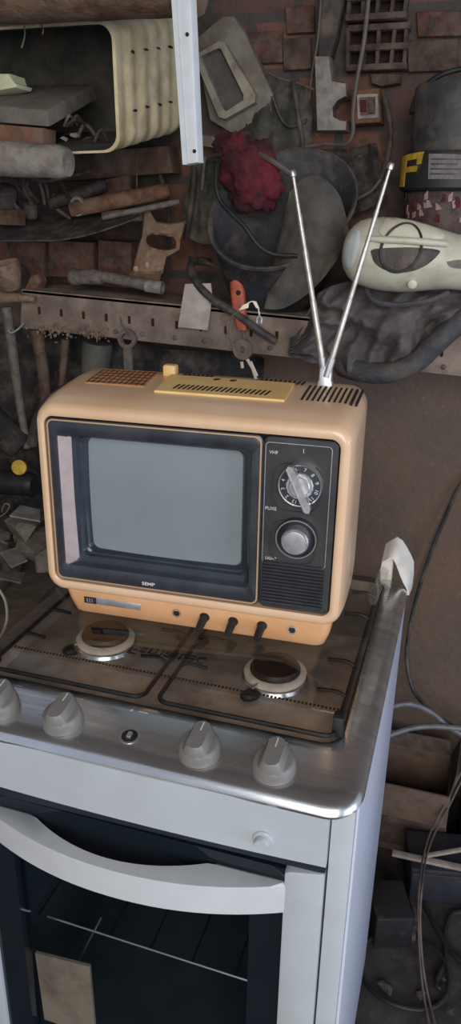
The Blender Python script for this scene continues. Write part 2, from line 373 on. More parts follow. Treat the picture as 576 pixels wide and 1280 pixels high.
# steel top
b = MB()
def ploop(x0, x1, y0, y1, r, z, n=8): return [(x, y, Z(z)) for x, y in rr(x0, x1, y0, y1, r, n)]
def zc(y): return 0 if y > .060 else -(.060 - y) * .15
def ploopc(x0, x1, y0, y1, r, dz, n=8): return [(x, y, Z(zc(y) + dz)) for x, y in rr(x0, x1, y0, y1, r, n)]
b.loft([ploopc(-.259, .259, -.003, .53, .034, -.0175), ploopc(-.262, .262, -.0075, .532, .036, -.0160), ploopc(-.2635, .2635, -.009, .534, .037, -.0115), ploopc(-.2620, .2620, -.0072, .5325, .036, -.0068),
        ploopc(-.2580, .2580, -.0020, .529, .034, -.0030), ploopc(-.2525, .2525, .0045, .523, .031, -.0008), ploopc(-.246, .246, .012, .518, .027, 0), ploop(-.240, .240, .060, .512, .03, 0),
        ploop(-.231, .231, .0705, .503, .024, 0.001), ploop(-.2275, .2275, .074, .4995, .0225, -.0005)], False, False)
top = b.build('steel_top', 'steel', stove)
MB().loft([ploop(-.2275, .2275, .074, .4995, .0225, -.0005), ploop(-.217, .217, .084, .489, .02, -.013), ploop(-.19, .19, .11, .46, .02, -.016)], False, True).build('burner_well', 'steel_worn', stove)
MB().ring(ploop(-.2285, .2285, .073, .501, .0235, .0015), ploop(-.2262, .2262, .0753, .4987, .0215, .0015), (0, 0, -.003)).build('gasket', 'rubber', top)
# knobs
def knob(x, z_off=0.):
    k = empty('control_knob', (x, .0255, Z(-.0053)), 0); k.parent = stove; k.rotation_euler = (R(8.5), 0, 0)
    MB().lathe([(.0235, 0), (.0237, .004), (.0225, .012), (.0205, .015), (.0195, .0155)], (0, 0, 0), n=36).build('skirt', 'knob_grey', k)
    q = MB(); lo = []
    for z, hw, f in ((.011, .0150, 1.), (.018, .0132, .995), (.0245, .0100, .97), (.0265, .0088, .93)):
        lo.append([(hw * sx, .0222 * f * sy, z) for sx, sy in ((1, .66), (.72, .88), (0, 1.0), (-.72, .88), (-1, .66), (-1, -.66), (-.72, -.88), (0, -1), (.72, -.88), (1, -.66))])
    q.loft(lo); q.build('grip', 'knob_grey', k)
    MB().box(-.0007, .0007, .006, .018, .0260, .0270).build('pointer_mark', 'print', k)
    return k
for i in (-2, -1, 1, 2): knob(i * .0835)
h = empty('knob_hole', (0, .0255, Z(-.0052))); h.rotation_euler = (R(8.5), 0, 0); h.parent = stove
c28 = lambda r, z: [(r * math.cos(2 * math.pi * k / 28), r * math.sin(2 * math.pi * k / 28), z) for k in range(28)]
MB().ring(c28(.0118, .0008), c28(.0094, .0008), (0, 0, -.003)).build('hole_rim', 'chrome', h)
MB().lathe([(.0096, 0), (.0096, .0005)], (0, 0, 0), n=28).build('hole_shadow_disc', 'rubber', h)  # dark disc on the steel stands in for the shade inside the hole
MB().box(-.0026, .0026, -.004, .004, 0, .004, .0008).build('valve_shaft', 'alu', h)
b = MB()
for i in (-2, -1, 0, 1, 2):
    x = i * .0835
    b.box(x - .006, x + .006, .0635, .0645, Z(-.0005), Z(.0005)).box(x - .006, x + .006, .0665, .0675, Z(-.0005), Z(.0005))
    b.box(x - .016, x - .013, .062, .068, Z(-.0005), Z(.0005))
b.build('burner_symbols', 'print', stove)
# burners
def burner(x, y, s=1.):
    e = empty('burner', (x, y, Z(-.016)), 0); e.parent = stove
    MB().lathe([(.044 * s, 0), (.042 * s, .004), (.03 * s, .006)], (0, 0, 0), n=36).build('burner_bowl', 'steel', e)
    MB().lathe([(.030 * s, .002), (.040 * s, .006), (.0405 * s, .011), (.036 * s, .0135), (.0315 * s, .013)], (0, 0, 0), n=44, cap0=True, cap1=True).build('burner_head', 'burner_ring', e)
    MB().lathe([(.0325 * s, .012), (.0325 * s, .0165), (.030 * s, .0205), (.024 * s, .0205), (.022 * s, .0195), (.010 * s, .0205)], (0, 0, 0), n=44).build('burner_cap', 'burner_cap', e)
    return e
def igniter(x, y, bx, by):
    g = MB().lathe([(.010, 0), (.0105, .004), (.008, .007)], (x, y, Z(-.016)), n=22, sx=1.25).build('igniter', 'rubber', stove)
    d = V((bx - x, by - y, 0)).normalized()
    MB().tube([V((x, y, Z(-.006))) + d * .004, V((x, y, Z(-.004))) + d * .028], .0016, 8).build('electrode', 'alu', g)
burner(.122, .206); burner(-.122, .212); burner(.122, .40, .9); burner(-.122, .40, 1.12)
igniter(.103, .156, .122, .206); igniter(-.156, .178, -.122, .212)
# grates
for s in (-1, 1):
    b = MB(); xi, xo = s * .009, s * .221
    x0, x1 = min(xi, xo), max(xi, xo)
    b.tube([(x, y, Z(.0065)) for x, y in rr(x0, x1, .081, .494, .014, 5)], .0029, 8, closed=True)
    for y in (.16, .23, .36, .43):
        for xa, dx in ((xo, -s), (xi, s)):
            b.tube(smooth_path([(xa, y, Z(.0065)), (xa + dx * .012, y, Z(.013)), (xa + dx * .036, y, Z(.011))], 4), .0024, 8)
    b.build('grate', 'grate', stove)
# lid
def lidloop(z, e=0.): return [(x, y, Z(z)) for x, y in rr(-.2325 + e, .2325 - e, .0955 + e, .4985 - e, .016, 6)]
lid = MB().loft([lidloop(.0262, .001), lidloop(.0270), lidloop(.0292), lidloop(.030, .001)]).build('glass_lid', 'lid', stove)
b = MB()
for k in range(92):
    x = -.19 + .41 * k / 91; b.box(x - .0014, x + .0014, .0985, .1025, Z(.0298), Z(.0302))
o = b.build('printed_edge', 'logo', lid)
text('lid_lettering', 'Esmaltec', .0295, 'logo', lid, (-.0060, .1500, Z(.0259)), (0, 0, 0), .0002, mirror_y=True, sx=.98, bold=.0004)
for x in (-.222, .222): MB().box(x - .006, x + .006, .090, .106, Z(0), Z(.0262), .002).build('rubber_foot', 'rubber', lid)
# hinge covers
def hinge(s):
    fr = [(.2190, .500, .036), (.2250, .500, .0400), (.2330, .500, .0470), (.2390, .500, .0440), (.2450, .500, .0340), (.2510, .500, .0200), (.2575, .500, .0070), (.2650, .500, -.0050), (.2665, .500, -.0150)]
    bk_ = [(.2200, .532, .054), (.2270, .532, .0610), (.2370, .532, .0690), (.2460, .532, .0640), (.2540, .532, .0530), (.2610, .532, .0420), (.2670, .532, .0300), (.2690, .532, .0100), (.2690, .532, -.0150)]
    md = [tuple((p + q) / 2 for p, q in zip(a, c)) for a, c in zip(fr, bk_)]
    lo = []
    for row in (fr, md, bk_):
        up = [V((s * x, y, Z(z))) for x, y, z in row]
        dn = []
        for i, p in enumerate(up):
            t = up[min(i + 1, 8)] - up[max(i - 1, 0)]; nrm = V((-t.z, 0, t.x)).normalized() * (.0028 * s); dn.append(p - nrm)
        lo.append(up + dn[::-1])
    b = MB().loft(lo)
    b.prism([(s * .2180, .499, Z(.020)), (s * .2350, .499, Z(.0165)), (s * .2362, .507, Z(.047)), (s * .2192, .507, Z(.037))], (0, .003, 0))
    b.box(min(s * .218, s * .236), max(s * .218, s * .236), .515, .531, Z(-.001), Z(.035))
    b.build('hinge_cover', 'white_plastic', stove, angle=60)
hinge(1); hinge(-1)
# mottled brown square just behind the oven window
b = MB().prism([(-.150, 0.018, Z(-.392)), (-.068, 0.018, Z(-.3845)), (-.066, 0.018, Z(-.52)), (-.146, 0.018, Z(-.52))], (0, .004, 0))
tag(b.build('brown_sheet', 'brown_mottle'), 'mottled brown square sheet behind the lower left oven glass', 'cardboard')

# ================================================================== TELEVISION
TV = empty('television', (0, .207, Z(.030)), R(2.6), 'small cream portable television with two dials and grey screen on the stove lid', 'television')
def sec(y, x0, x1, z0, z1, r, crown=0.):
    out = []
    for x, z in rr(x0, x1, z0, z1, r, 8):
        if z > (z0 + z1) / 2: z += crown * (1 - (2 * (x - (x0 + x1) / 2) / (x1 - x0)) ** 2)
        out.append((x, y, z))
    return out
b = MB()
b.loft([sec(.05, -.1855, .1835, .0505, .2745, .011), sec(.0015, -.1870, .1850, .049, .2760, .012), sec(0, -.1890, .187, .047, .278, .013),
        sec(0.0, -.1920, .1915, .041, .2835, .018), sec(.002, -.1965, .1960, .037, .2885, .022), sec(.008, -.1995, .1990, .0335, .2925, .025), sec(.03, -.2005, .2010, .032, .3000, .026, .0005),
        sec(.06, -.2000, .2015, .032, .3045, .026, .001), sec(.10, -.1985, .2015, .034, .3095, .025, .0015), sec(.135, -.196, .2005, .038, .3125, .024, .002),
        sec(.15, -.190, .196, .042, .3100, .03, .001), sec(.175, -.176, .184, .05, .300, .035), sec(.24, -.14, .15, .07, .262, .04), sec(.30, -.11, .12, .09, .23, .03)], True, True)
b.build('cabinet', 'tv_cream', TV)
def ztop(y, x=0):
    ys = [(.008, .2925), (.03, .3000), (.06, .3045), (.10, .3095), (.135, .3125), (.15, .31)]; cr = [(.008, 0), (.03, .0005), (.06, .001), (.1, .0015), (.135, .002), (.15, .001)]
    def ip(t):
        for (a, u), (c, v) in zip(t, t[1:]):
            if y <= c: return u + (v - u) * (y - a) / (c - a)
        return t[-1][1]
    return ip(ys) + ip(cr) * (1 - (x / .2) ** 2)
def topstrip(b, x0, y0, x1, y1, wd, h=.0006):
    n = 3; lo = []
    for k in range(n + 1):
        t = k / n; x = x0 + (x1 - x0) * t; y = y0 + (y1 - y0) * t; z = ztop(y, x)
        lo.append([(x - wd / 2, y, z - .003), (x + wd / 2, y, z - .003), (x + wd / 2, y, z + h), (x - wd / 2, y, z + h)])
    b.loft(lo)
def toppatch(name, m, x0, x1, y0, y1, h, skew=0., par=None):
    b = MB(); lo = []
    for k in range(7):
        y = y0 + (y1 - y0) * k / 6; e = skew * k / 6; row = []
        for i in range(9):
            x = (x0 + e) + (x1 - x0 - 0 * e) * i / 8; row.append((x, y, ztop(y, x) + h))
        row += [(x, yy, z - h - .003) for x, yy, z in row[::-1]]
        lo.append(row)
    b.loft(lo); return b.build(name, m, par or TV)
# vents
b = MB()
for k in range(11): topstrip(b, .127 + .0066 * k, .062, .129 + .0066 * k, .118, .0026)
b.build('vent', 'slot', TV)
pl = toppatch('carrying_plate', 'tv_yellow', -.058, .108, .052, .116, .0022)
toppatch('left_grille', 'tv_orange', -.160, -.078, .068, .128, .0008)
b = MB()
for k in range(11): topstrip(b, -.158 + .0076 * k, .070, -.158 + .0076 * k, .126, .0012, .0012)
for k in range(5): y = .074 + .012 * k; b.loft([[(x, y - .0008, ztop(y, x) - .002), (x, y + .0008, ztop(y, x) - .002), (x, y + .0008, ztop(y, x) + .0012), (x, y - .0008, ztop(y, x) + .0012)] for x in (-.159, -.12, -.079)])
b.build('grille_slots', 'slot', TV)
b = MB()
for k in range(20): topstrip(b, -.036 + .0062 * k, .062, -.0325 + .0062 * k, .078, .0026, .0028)
b.build('front_slots', 'slot', pl)
b = MB()
for k in range(7): topstrip(b, -.044 + .0062 * k, .119, -.042 + .0062 * k, .131, .0026)
for k in range(11): topstrip(b, .055 + .0062 * k, .119, .057 + .0062 * k, .131, .0026)
b.build('rear_slots', 'slot', TV)
b = MB()
for x in (.008, .030): b.lathe([(.0032, 0), (.0032, .0012)], (x, .107, ztop(.107, x) + .0018), n=16, sx=1.5)
b.build('screw_hole', 'slot', pl)
b = MB().loft([[(x, y, z) for x, y in rr(-.0715 + e, -.0535 - e, .120 + e, .136 - e, .003, 3)] for z, e in ((.308, 0), (.3235, 0), (.3255, .0015))])
b.build('top_button', 'tv_yellow', TV)
# bezel with recess
b = MB(); n6 = 8
def zl(y, x0, x1, z0, z1, r): return [(x, y, z) for x, z in rr(x0, x1, z0, z1, r, n6)]
b.loft([zl(.014, -.1845, .0945, .0515, .2735, .009), zl(.003, -.1845, .0945, .0515, .2735, .009), zl(.0022, -.1835, .0935, .0525, .2725, .009), zl(.0022, -.1715, .0815, .0720, .2545, .007), zl(.0032, -.1705, .0805, .0732, .2532, .007)], False, False)
b.build('bezel', 'tv_black', TV)
def bulge_loop(y, x0, x1, z0, z1, r, bx, bz):
    cx, cz = (x0 + x1) / 2, (z0 + z1) / 2; out = []
    for x, z in rr(x0, x1, z0, z1, r, n6):
        u = (x - cx) / ((x1 - x0) / 2); v = (z - cz) / ((z1 - z0) / 2)
        out.append((x + bx * u * (1 - v * v), y, z + bz * v * (1 - u * u)))
    return out
b = MB()
b.loft([zl(.0032, -.1705, .0805, .0732, .2532, .007), zl(.009, -.1600, .0780, .0770, .2515, .008), zl(.0115, -.1530, .0770, .0825, .2500, .009), bulge_loop(.0125, -.1500, .0755, .0850, .2490, .010, .001, .0005),
        bulge_loop(.0175, -.1470, .0720, .0865, .2480, .010, .001, .001), bulge_loop(.0185, -.1440, .0690, .0885, .2470, .010, .001, .001), bulge_loop(.0235, -.1405, .0655, .0910, .2460, .009, .002, .003), bulge_loop(.032, -.1395, .0645, .092, .2450, .009, .002, .003)], False, False)
b.build('screen_mask', 'tv_mask', TV)
b = MB()
def scr(u, v):
    sx, sz = 2 * u - 1, 2 * v - 1
    # square-ish disc mapping keeps the tube's rounded corners
    k = 1 - .035 * (sx * sx * sz * sz)
    x = -.0375 + .1075 * sx * k; z = .1685 + .0835 * sz * k
    return (x, .0225 + .0065 * (sx * sx * .6 + sz * sz * .4), z)
b.grid(scr, 28, 20); b.build('screen', 'crt', TV)
# silver strip on the left slope
b = MB(); lo = []
for k in range(13):
    z = .0745 + .176 * k / 12; v = k / 12; xr = -.1535 - .0012 * v - .0012 * math.sin(math.pi * v)
    ys = lambda x: .0032 + .552 * (x + .1705) if x < -.16 else .009 + .357 * (x + .16)
    xs = [-.1700, -.1600, xr]
    lo.append([(x, ys(x) - .0009, z) for x in xs] + [(x, ys(x) + .002, z) for x in xs[::-1]])
b.loft(lo); b.build('silver_strip', 'silver_strip', TV)
b = MB(); b.ring(zl(.0028, -.1832, .0932, .0528, .2722, .0088), zl(.0028, -.1815, .0915, .0545, .2705, .0075), (0, -.0018, 0)); b.build('gold_trim', 'gold', TV)
text('brand_lettering', 'SEMP', .0064, 'print', TV, (-.0530, .0019, .0603), (R(90), 0, 0), .0003, sx=1.25, bold=.0001)
# control panel
PX0, PX1 = .0950, .1832
b = MB(); b.loft([zl(.014, PX0, PX1, .0515, .2735, .009), zl(.003, PX0, PX1, .0515, .2735, .009), zl(.002, PX0 + .001, PX1 - .001, .0525, .2725, .0085), zl(.0018, PX0 + .003, PX1 - .008, .0555, .2665, .005), zl(.0026, PX0 + .0036, PX1 - .0086, .0561, .2659, .0045)], False, True)
cp = b.build('control_panel', 'tv_panel', TV)
b = MB(); b.ring(zl(.0019, PX0 + .0026, PX1 - .0072, .1125, .2670, .005), zl(.0019, PX0 + .0034, PX1 - .0080, .1133, .2662, .0045), (0, -.0006, 0)); b.build('edge_line', 'alu', cp)
b = MB()
for k in range(13):
    z = .0590 + .0045 * k; b.box(PX0 + .004, PX1 - .010, -.0008, .003, z, z + .0022)
for k in range(13):
    z = .0590 + .0045 * k; b.box(PX1 - .0088, PX1 - .0078, -.0004, .003, z, z + .0020)
b.build('speaker_grille', 'tv_black', cp)
def dish(cx, cz, r):
    b = MB(); b.ring([(cx + x, .0026, cz + z) for x, z in rr(-r, r, -r, r, r * .62, 8)], [(cx + x, .0026, cz + z) for x, z in rr(-r + .0012, r - .0012, -r + .0012, r - .0012, r * .6, 8)], (0, -.0022, 0))
    return b.build('dial_surround', 'tv_panel', cp)
def circ(cx, cz, r, y, n=40): return [(cx + r * math.cos(2 * math.pi * k / n), y, cz + r * math.sin(2 * math.pi * k / n)) for k in range(n)]
dish(.1365, .2130, .0300); dish(.1355, .1430, .0285)
# channel dial
d1 = empty('channel_dial', (.1415, 0, .2195), 0); d1.parent = TV
b = MB(); b.loft([circ(0, 0, .0262, .003), circ(0, 0, .0262, -.006), circ(0, 0, .0255, -.008), circ(0, 0, .0243, -.0078), circ(0, 0, .0238, -.0066)], False, False); b.build('chrome_ring', 'chrome', d1)
MB().loft([circ(0, 0, .0243, .002), circ(0, 0, .0243, -.0068), circ(0, 0, .0165, -.0072), circ(0, 0, .016, -.0072)], False, True).build('number_disc', 'tv_black', d1)
for i, ch in enumerate('2 3 4 5 6 7 8 9 10 11 12 13'.split()):
    a = R(90 + 30 * (i - 5) * 1.0 - 0) if False else R(75 - 0) + R(-30) * (i - 5)
    text('channel_number', ch, .0062, 'print', d1, (.0203 * math.cos(a), -.0073, .0203 * math.sin(a)), (R(90), R(90) - a, 0), .0002)
b = MB(); n = 36; lo = []
for r0, y in ((.0160, -.006), (.0158, -.0095), (.0150, -.0102), (.0125, -.0102)): lo.append([((r0 + (.0006 if k % 2 and r0 > .014 else 0)) * math.cos(2 * math.pi * k / n), y, (r0 + (.0006 if k % 2 and r0 > .014 else 0)) * math.sin(2 * math.pi * k / n)) for k in range(n)])
b.loft(lo); b.build('fine_tuning_ring', 'alu', d1)
MB().loft([circ(0, 0, .0125, -.009), circ(0, 0, .0125, -.012), circ(0, 0, .0115, -.0128)]).build('knob_face', 'alu', d1)
b = MB(); g = []
for x, z in ((-.0042, .0265), (-.0005, .0292), (.0040, .0262), (.0047, .0195), (.0044, -.0195), (.0054, -.0225), (.0045, -.0280), (.0010, -.0315), (-.0030, -.0300), (-.0040, -.0200)): g.append((x, -.0108, z))
b.prism(g, (0, -.0095, 0), .0012)
bl = b.build('pointer_blade', 'alu', d1); bl.rotation_euler = (0, R(-25), 0)
bl2 = MB().box(-.0042, -.0030, -.0212, -.0198, -.028, .0265).build('blade_edge', 'chrome', bl)
# volume knob
d2 = empty('volume_knob', (.1400, 0, .1515), 0); d2.parent = TV
MB().loft([circ(0, 0, .0252, .003), circ(0, 0, .0252, -.005), circ(0, 0, .0243, -.0068), circ(0, 0, .0232, -.0064), circ(0, 0, .0205, -.0015), circ(0, 0, .019, -.0005)], False, True).build('chrome_ring', 'tv_black', d2)
MB().ring(circ(0, 0, .0249, -.0062), circ(0, 0, .0233, -.0062), (0, -.0014, 0)).build('rim', 'chrome', d2)
n = 48; lo = []
for r0, y in ((.0165, .000), (.0163, -.0150), (.0152, -.0165), (.0146, -.0165)): lo.append([((r0 + (.0005 if k % 2 and r0 > .016 else 0)) * math.cos(2 * math.pi * k / n), y, (r0 + (.0005 if k % 2 and r0 > .016 else 0)) * math.sin(2 * math.pi * k / n)) for k in range(n)])
MB().loft(lo).build('knob_body', 'alu', d2)
MB().loft([circ(0, 0, .0146, -.016), circ(0, 0, .0138, -.0176), circ(0, 0, .012, -.0180)]).build('knob_face', 'alu', d2)
for body, x, z, s in (('VHF', .1075, .2545, .0058), ('I', .1425, .2590, .0070), ('PUXE', .1065, .1845, .0058), ('LIGAR', .1090, .1192, .0052)):
    text('panel_lettering', body, s, 'print', cp, (x, .0016, z), (R(90), 0, 0), .0003)
# apron / base
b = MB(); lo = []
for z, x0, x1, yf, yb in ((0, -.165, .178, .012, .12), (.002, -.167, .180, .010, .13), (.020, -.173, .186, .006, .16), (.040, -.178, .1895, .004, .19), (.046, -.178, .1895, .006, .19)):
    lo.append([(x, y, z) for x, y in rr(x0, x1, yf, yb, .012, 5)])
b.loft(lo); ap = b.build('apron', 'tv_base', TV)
def yap(z): return .0105 - .0045 * (z - .002) / .018 if z < .02 else .006 - .002 * (z - .02) / .02
b = MB(); b.box(-.1480, -.0660, yap(.022) - .0012, .012, .0175, .0275, .0008); bd = b.build('badge', 'alu', ap)
MB().box(-.1475, -.1300, yap(.022) - .0016, .012, .0178, .0272).build('badge_emblem', 'seam', bd)
b = MB()
for x in (-.1435, -.1400, -.1365): b.box(x, x + .0014, yap(.022) - .0019, .01, .0195, .0255)
b.build('emblem_bars', 'alu', bd)
for x in (-.0157, .139):
    hz = .0215
    MB().ring(circ(x, hz, .0062, yap(hz) - .0012, 24), circ(x, hz, .0044, yap(hz) - .0012, 24), (0, .004, 0)).build('socket_ring', 'alu' if x > 0 else 'brass', ap)
    MB().loft([circ(x, hz, .0045, yap(hz) - .0003, 24), circ(x, hz, .0045, .012, 24)]).build('socket', 'rubber', ap)
for x in (.0228, .0616, .0999):
    hz = .0215; MB().lathe([(.0068, .004), (.0068, -.0006), (.0056, -.0008)], (x, yap(hz), hz), (0, 1, 0), 24).build('knob_collar', 'rubber', ap)
    MB().tube([(x, .008, hz), (x - .0005, -.004, hz - .002), (x - .001, -.014, hz - .005), (x - .0012, -.019, hz - .0068)], [.0054, .0054, .0050, .0042], 14).build('adjustment_knob', 'rubber', ap)
# scratches / screw on the right side
MB().lathe([(.0035, 0), (.0035, .001)], (.2006, .075, .075), (1, 0, 0), 14).build('side_screw', 'slot', TV)
# antenna
AX, AY = .146, .128; az = ztop(.128, .146)
ant = MB().loft([[(AX + x, AY + y, az + z) for x, y in rr(-.0085 * f, .0085 * f, -.006 * f, .006 * f, .002, 3)] for z, f in ((-.002, 1.15), (.004, 1.15), (.006, 1), (.020, .95), (.024, .8))]).build('antenna_base', 'alu', TV)
TVI = (Matrix.Translation((0, .207, Z(.030))) @ Matrix.Rotation(R(2.6), 4, 'Z')).inverted()
def aerial(p0, p1, r0, par):
    p0, p1 = V(p0), V(p1); d = (p1 - p0).normalized(); L = (p1 - p0).length
    b = MB(); cuts = [0, .36, .62, .80, .93]; rs = [r0, r0 * .86, r0 * .74, r0 * .62, r0 * .5]
    rod = empty('aerial_rod', (0, 0, 0)); rod.parent = par
    for i, (c, r) in enumerate(zip(cuts, rs)):
        e = (cuts + [1.0])[i + 1]
        MB().tube([p0 + d * L * c, p0 + d * (L * e - .001), p0 + d * (L * e)], [r, r, r * .93], 12).build('rod_section', 'rod', rod)
    MB().lathe([(r0 * .6, -.004), (r0 * 1.0, -.003), (r0 * 1.05, .002), (r0 * .7, .004)], p1, d, 14).build('rod_tip', 'chrome', rod)
    MB().tube([p0 - d * .012, p0 + d * .012], r0 * 1.35, 12).build('rod_ferrule', 'alu', rod)
tl = TVI @ at(366, 217, .335); tr_ = TVI @ at(488, 208, .345)
aerial((AX - .004, AY + .001, az + .022), tl, .0040, ant)
aerial((AX + .004, AY - .003, az + .022), tr_, .0037, ant)
# frayed antenna lead standing up from a top slot
wp = [TVI @ at(x, y, Y) for x, y, Y in ((322, 478, .335), (318, 462, .337), (309, 450, .34), (300, 440, .343), (291, 428, .345), (287, 410, .345), (292, 396, .342))]
wp2 = [TVI @ at(x, y, Y) for x, y, Y in ((324, 478, .333), (315, 458, .333), (304, 447, .336), (295, 436, .34), (286, 422, .343), (284, 402, .345), (294, 392, .342), (301, 386, .34))]
ld = MB().tube(smooth_path(wp), .0009, 6).tube(smooth_path(wp2), .0009, 6).build('antenna_lead', 'cable_brown', TV)
b = MB()
for pts in (((309, 449), (316, 461), (320, 474)), ((302, 452), (303, 460)), ((313, 452), (321, 470))):
    b.tube([TVI @ at(x, y, .334) for x, y in pts], .0022, 6)
b.build('lead_tape', 'paper', ld)
wp3 = [TVI @ at(x, y, Y) for x, y, Y in ((301, 386, .34), (308, 380, .34), (316, 377, .34), (322, 384, .34), (324, 392, .34))]
l2 = MB().tube(smooth_path(wp3), .0008, 6).build('lead_tip', 'white_plastic', ld)
b = MB()
b.prism([TVI @ at(x, y, .339) for x, y in ((298, 388), (304, 381), (311, 379), (310, 385))], (0, .002, 0)); b.prism([TVI @ at(x, y, .339) for x, y in ((315, 376), (320, 377), (324, 386), (320, 385))], (0, .002, 0))
b.build('sleeve', 'vac_cream', l2)
MB().tube([TVI @ at(x, y, .34) for x, y in ((323, 389), (324, 394), (321, 398), (321, 404))], .0010, 6).tube([TVI @ at(x, y, .34) for x, y in ((324, 394), (327, 398), (326, 404))], .0010, 6).build('spade_terminal', 'alu', l2)

# ================================================================== WORKBENCH LEDGE AND WALL CLUTTER
def pp(pts, Y): return [at(x, y, Y) for x, y in pts]
def slab(name, pts, Y, t, m, label, cat, bev=.002, group=None, parent=None):
    o = MB().prism(pp(pts, Y), (0, t, 0), bev).build(name, m, parent)
    return o if parent else tag(o, label, cat, group)
def barbox(name, a, c, wd, th, m, label, cat, bev=.002, group=None, up=(0, 0, 1)):
    a, c = V(a), V(c); d = (c - a); L = d.length; d.normalize(); s = d.cross(V(up)).normalized(); u = s.cross(d)
    mt = Matrix(((s.x, d.x, u.x, a.x), (s.y, d.y, u.y, a.y), (s.z, d.z, u.z, a.z), (0, 0, 0, 1)))
    return tag(MB().box(-wd / 2, wd / 2, 0, L, -th / 2, th / 2, bev, mt).build(name, m), label, cat, group)
# metal ledge: pitted face with slots, and deck running back to the wall
BY = .90
lt, lb_, rt, rb = at(27, 361, BY), at(25, 410, BY), at(640, 421, BY), at(640, 478, BY)
b = MB(); b.prism([lt, rt, rb, lb_], (0, .012, 0), .003)
b.prism([lt, rt, rt + V((0, 0, -.010)), lt + V((0, 0, -.010))], (0, WY - BY, 0), .002)
ledge = tag(b.build('wall_ledge', 'beam_metal'), 'long dusty metal ledge with a row of slots running across the back wall', 'shelf')
b = MB()
for k in range(18):
    t = .045 + k * .052; p = lt.lerp(rt, t) * .50 + lb_.lerp(rb, t) * .50
    b.loft([[p + V((x, -.0012, z)) for x, z in rr(-.0032, .0032, -.0085, .0085, .003, 3)], [p + V((x, .004, z)) for x, z in rr(-.0032, .0032, -.0085, .0085, .003, 3)]])
b.build('slot_row', 'slot', ledge)
b = MB()
for k in range(14):
    t = .09 + k * .066 + rnd.uniform(-.006, .006); p = lt.lerp(rt, t) * .18 + lb_.lerp(rb, t) * .82
    b.lathe([(.005, 0), (.005, -.003), (.003, -.005)], p, (0, 1, 0), 10)
b.build('rivet_row', 'mid_iron', ledge)
def deck(px, Y):   # height of the ledge deck under a point seen at px and depth Y
    for i in range(1): pass
    X = at(px, 380, Y).x; t = (X - lt.x) / (rt.x - lt.x); return lt.z + (rt.z - lt.z) * t
b = MB(); fr = random.Random(3)
for k in range(90):
    x = fr.choice((fr.gauss(95, 14), fr.gauss(60, 14), fr.gauss(118, 8))); p = at(x, 413 + (x - 60) * .09 + fr.gauss(0, 4), BY - .004)
    b.hull(p, fr.uniform(.002, .006), .003, fr.uniform(.002, .006), 8, fr)
tag(b.build('dust_fluff', 'fluff'), 'matted dust and fibres clinging to the left lower edge of the metal ledge', 'dust', kind='stuff')

# upper shelf row: log, crate and its contents, white bar
p0, p1 = at(-60, 15, .55), at(219, 3, .55)
n = 9; lo = []
for k in range(12):
    t = k / 11; c = p0.lerp(p1, t) + V((0, .075, .062)); lo.append([c + V((0, math.cos(2 * math.pi * i / 14) * .075, math.sin(2 * math.pi * i / 14) * .062)) * (1 + .05 * noise.noise(V((t * 5, i * .7, 2)))) for i in range(14)])
tag(MB().loft(lo).build('wooden_log', 'log_wood'), 'thick brown timber lying above the cream crate along the top of the photo', 'timber')
F = [at(-150, 44, .72), at(141, 27, .72), at(149, 189, .72), at(-150, 200, .72)]
B_ = [at(-60, 40, 1.03), at(234, 20, 1.03), at(232, 164, 1.03), at(-60, 172, 1.03)]
def quad(u, v, Q): return (Q[0] * (1 - u) + Q[1] * u) * (1 - v) + (Q[3] * (1 - u) + Q[2] * u) * v
def cl(t, s=1.): # loop around the crate at depth t, size factor s
    Q = [a.lerp(c, t) for a, c in zip(F, B_)]
    return [quad(.5 + (u - .5) * s, .5 + (v - .5) * (1 + (s - 1) * 1.6), Q) for u, v in [(x, y / .42) for x, y in rr(0, 1, 0, .42, .055, 6)]]
ts = []
for k in range(5):
    a = .13 + k * .17; ts += [(a, 1.), (a + .02, 1.012), (a + .08, 1.012), (a + .10, 1.)]
b = MB(); b.loft([cl(.0, .985), cl(.0, 1.010), cl(.06, 1.010), cl(.08, 1.)] + [cl(t, s) for t, s in ts] + [cl(.97, .99), cl(1., .96)], False, True)
crate = tag(b.build('plastic_crate', 'crate_cream'), 'ribbed cream plastic crate lying on its side at the upper left', 'crate')
MB().loft([cl(.0, .986), cl(.05, .972), cl(.93, .965)], False, True).build('crate_inner_shade', 'crate_in_shaded', crate)  # inner faces of the cream crate, recess shade put into their colour
b = MB()
Qr = lambda t, v: quad(1.011, v, [a.lerp(c, t) for a, c in zip(F, B_)])
for t in (.18, .35, .52, .69):
    for v in (.24, .70): b.hull(Qr(t + .01, v), .003, .011, .0028, 10)
b.build('rib_notches', 'slot', crate)
zin = at(60, 182, .80).z
slab('wooden_box', [(-40, 152), (54, 160), (54, 183), (-40, 176)], .735, .045, 'red_box', 'shallow reddish wooden box under the grey slab inside the cream crate', 'box')
g = MB(); q = pp([(-40, 128), (58, 138), (62, 159), (-40, 150)], .730)
q2 = [at(-30, 108, .90), at(118, 105, .90), at(122, 124, .90), at(-30, 128, .90)]
g.loft([q, q2]); bmesh.ops.bevel(g.bm, geom=g.bm.edges[:], offset=.003, segments=2, profile=.5, affect='EDGES')
tag(g.build('grey_slab', 'grey_slab'), 'dusty grey slab lying on the wooden box inside the cream crate', 'slab')
tag(MB().prism(pp([(-30, 92), (12, 92), (15, 102), (22, 105), (20, 109), (-30, 119)], .76), (0, .05, .0), .002).build('plastic_cover', 'pale_yellow'), 'pale yellow plastic piece on the grey slab at the left edge', 'plastic piece')
cr = random.Random(11)
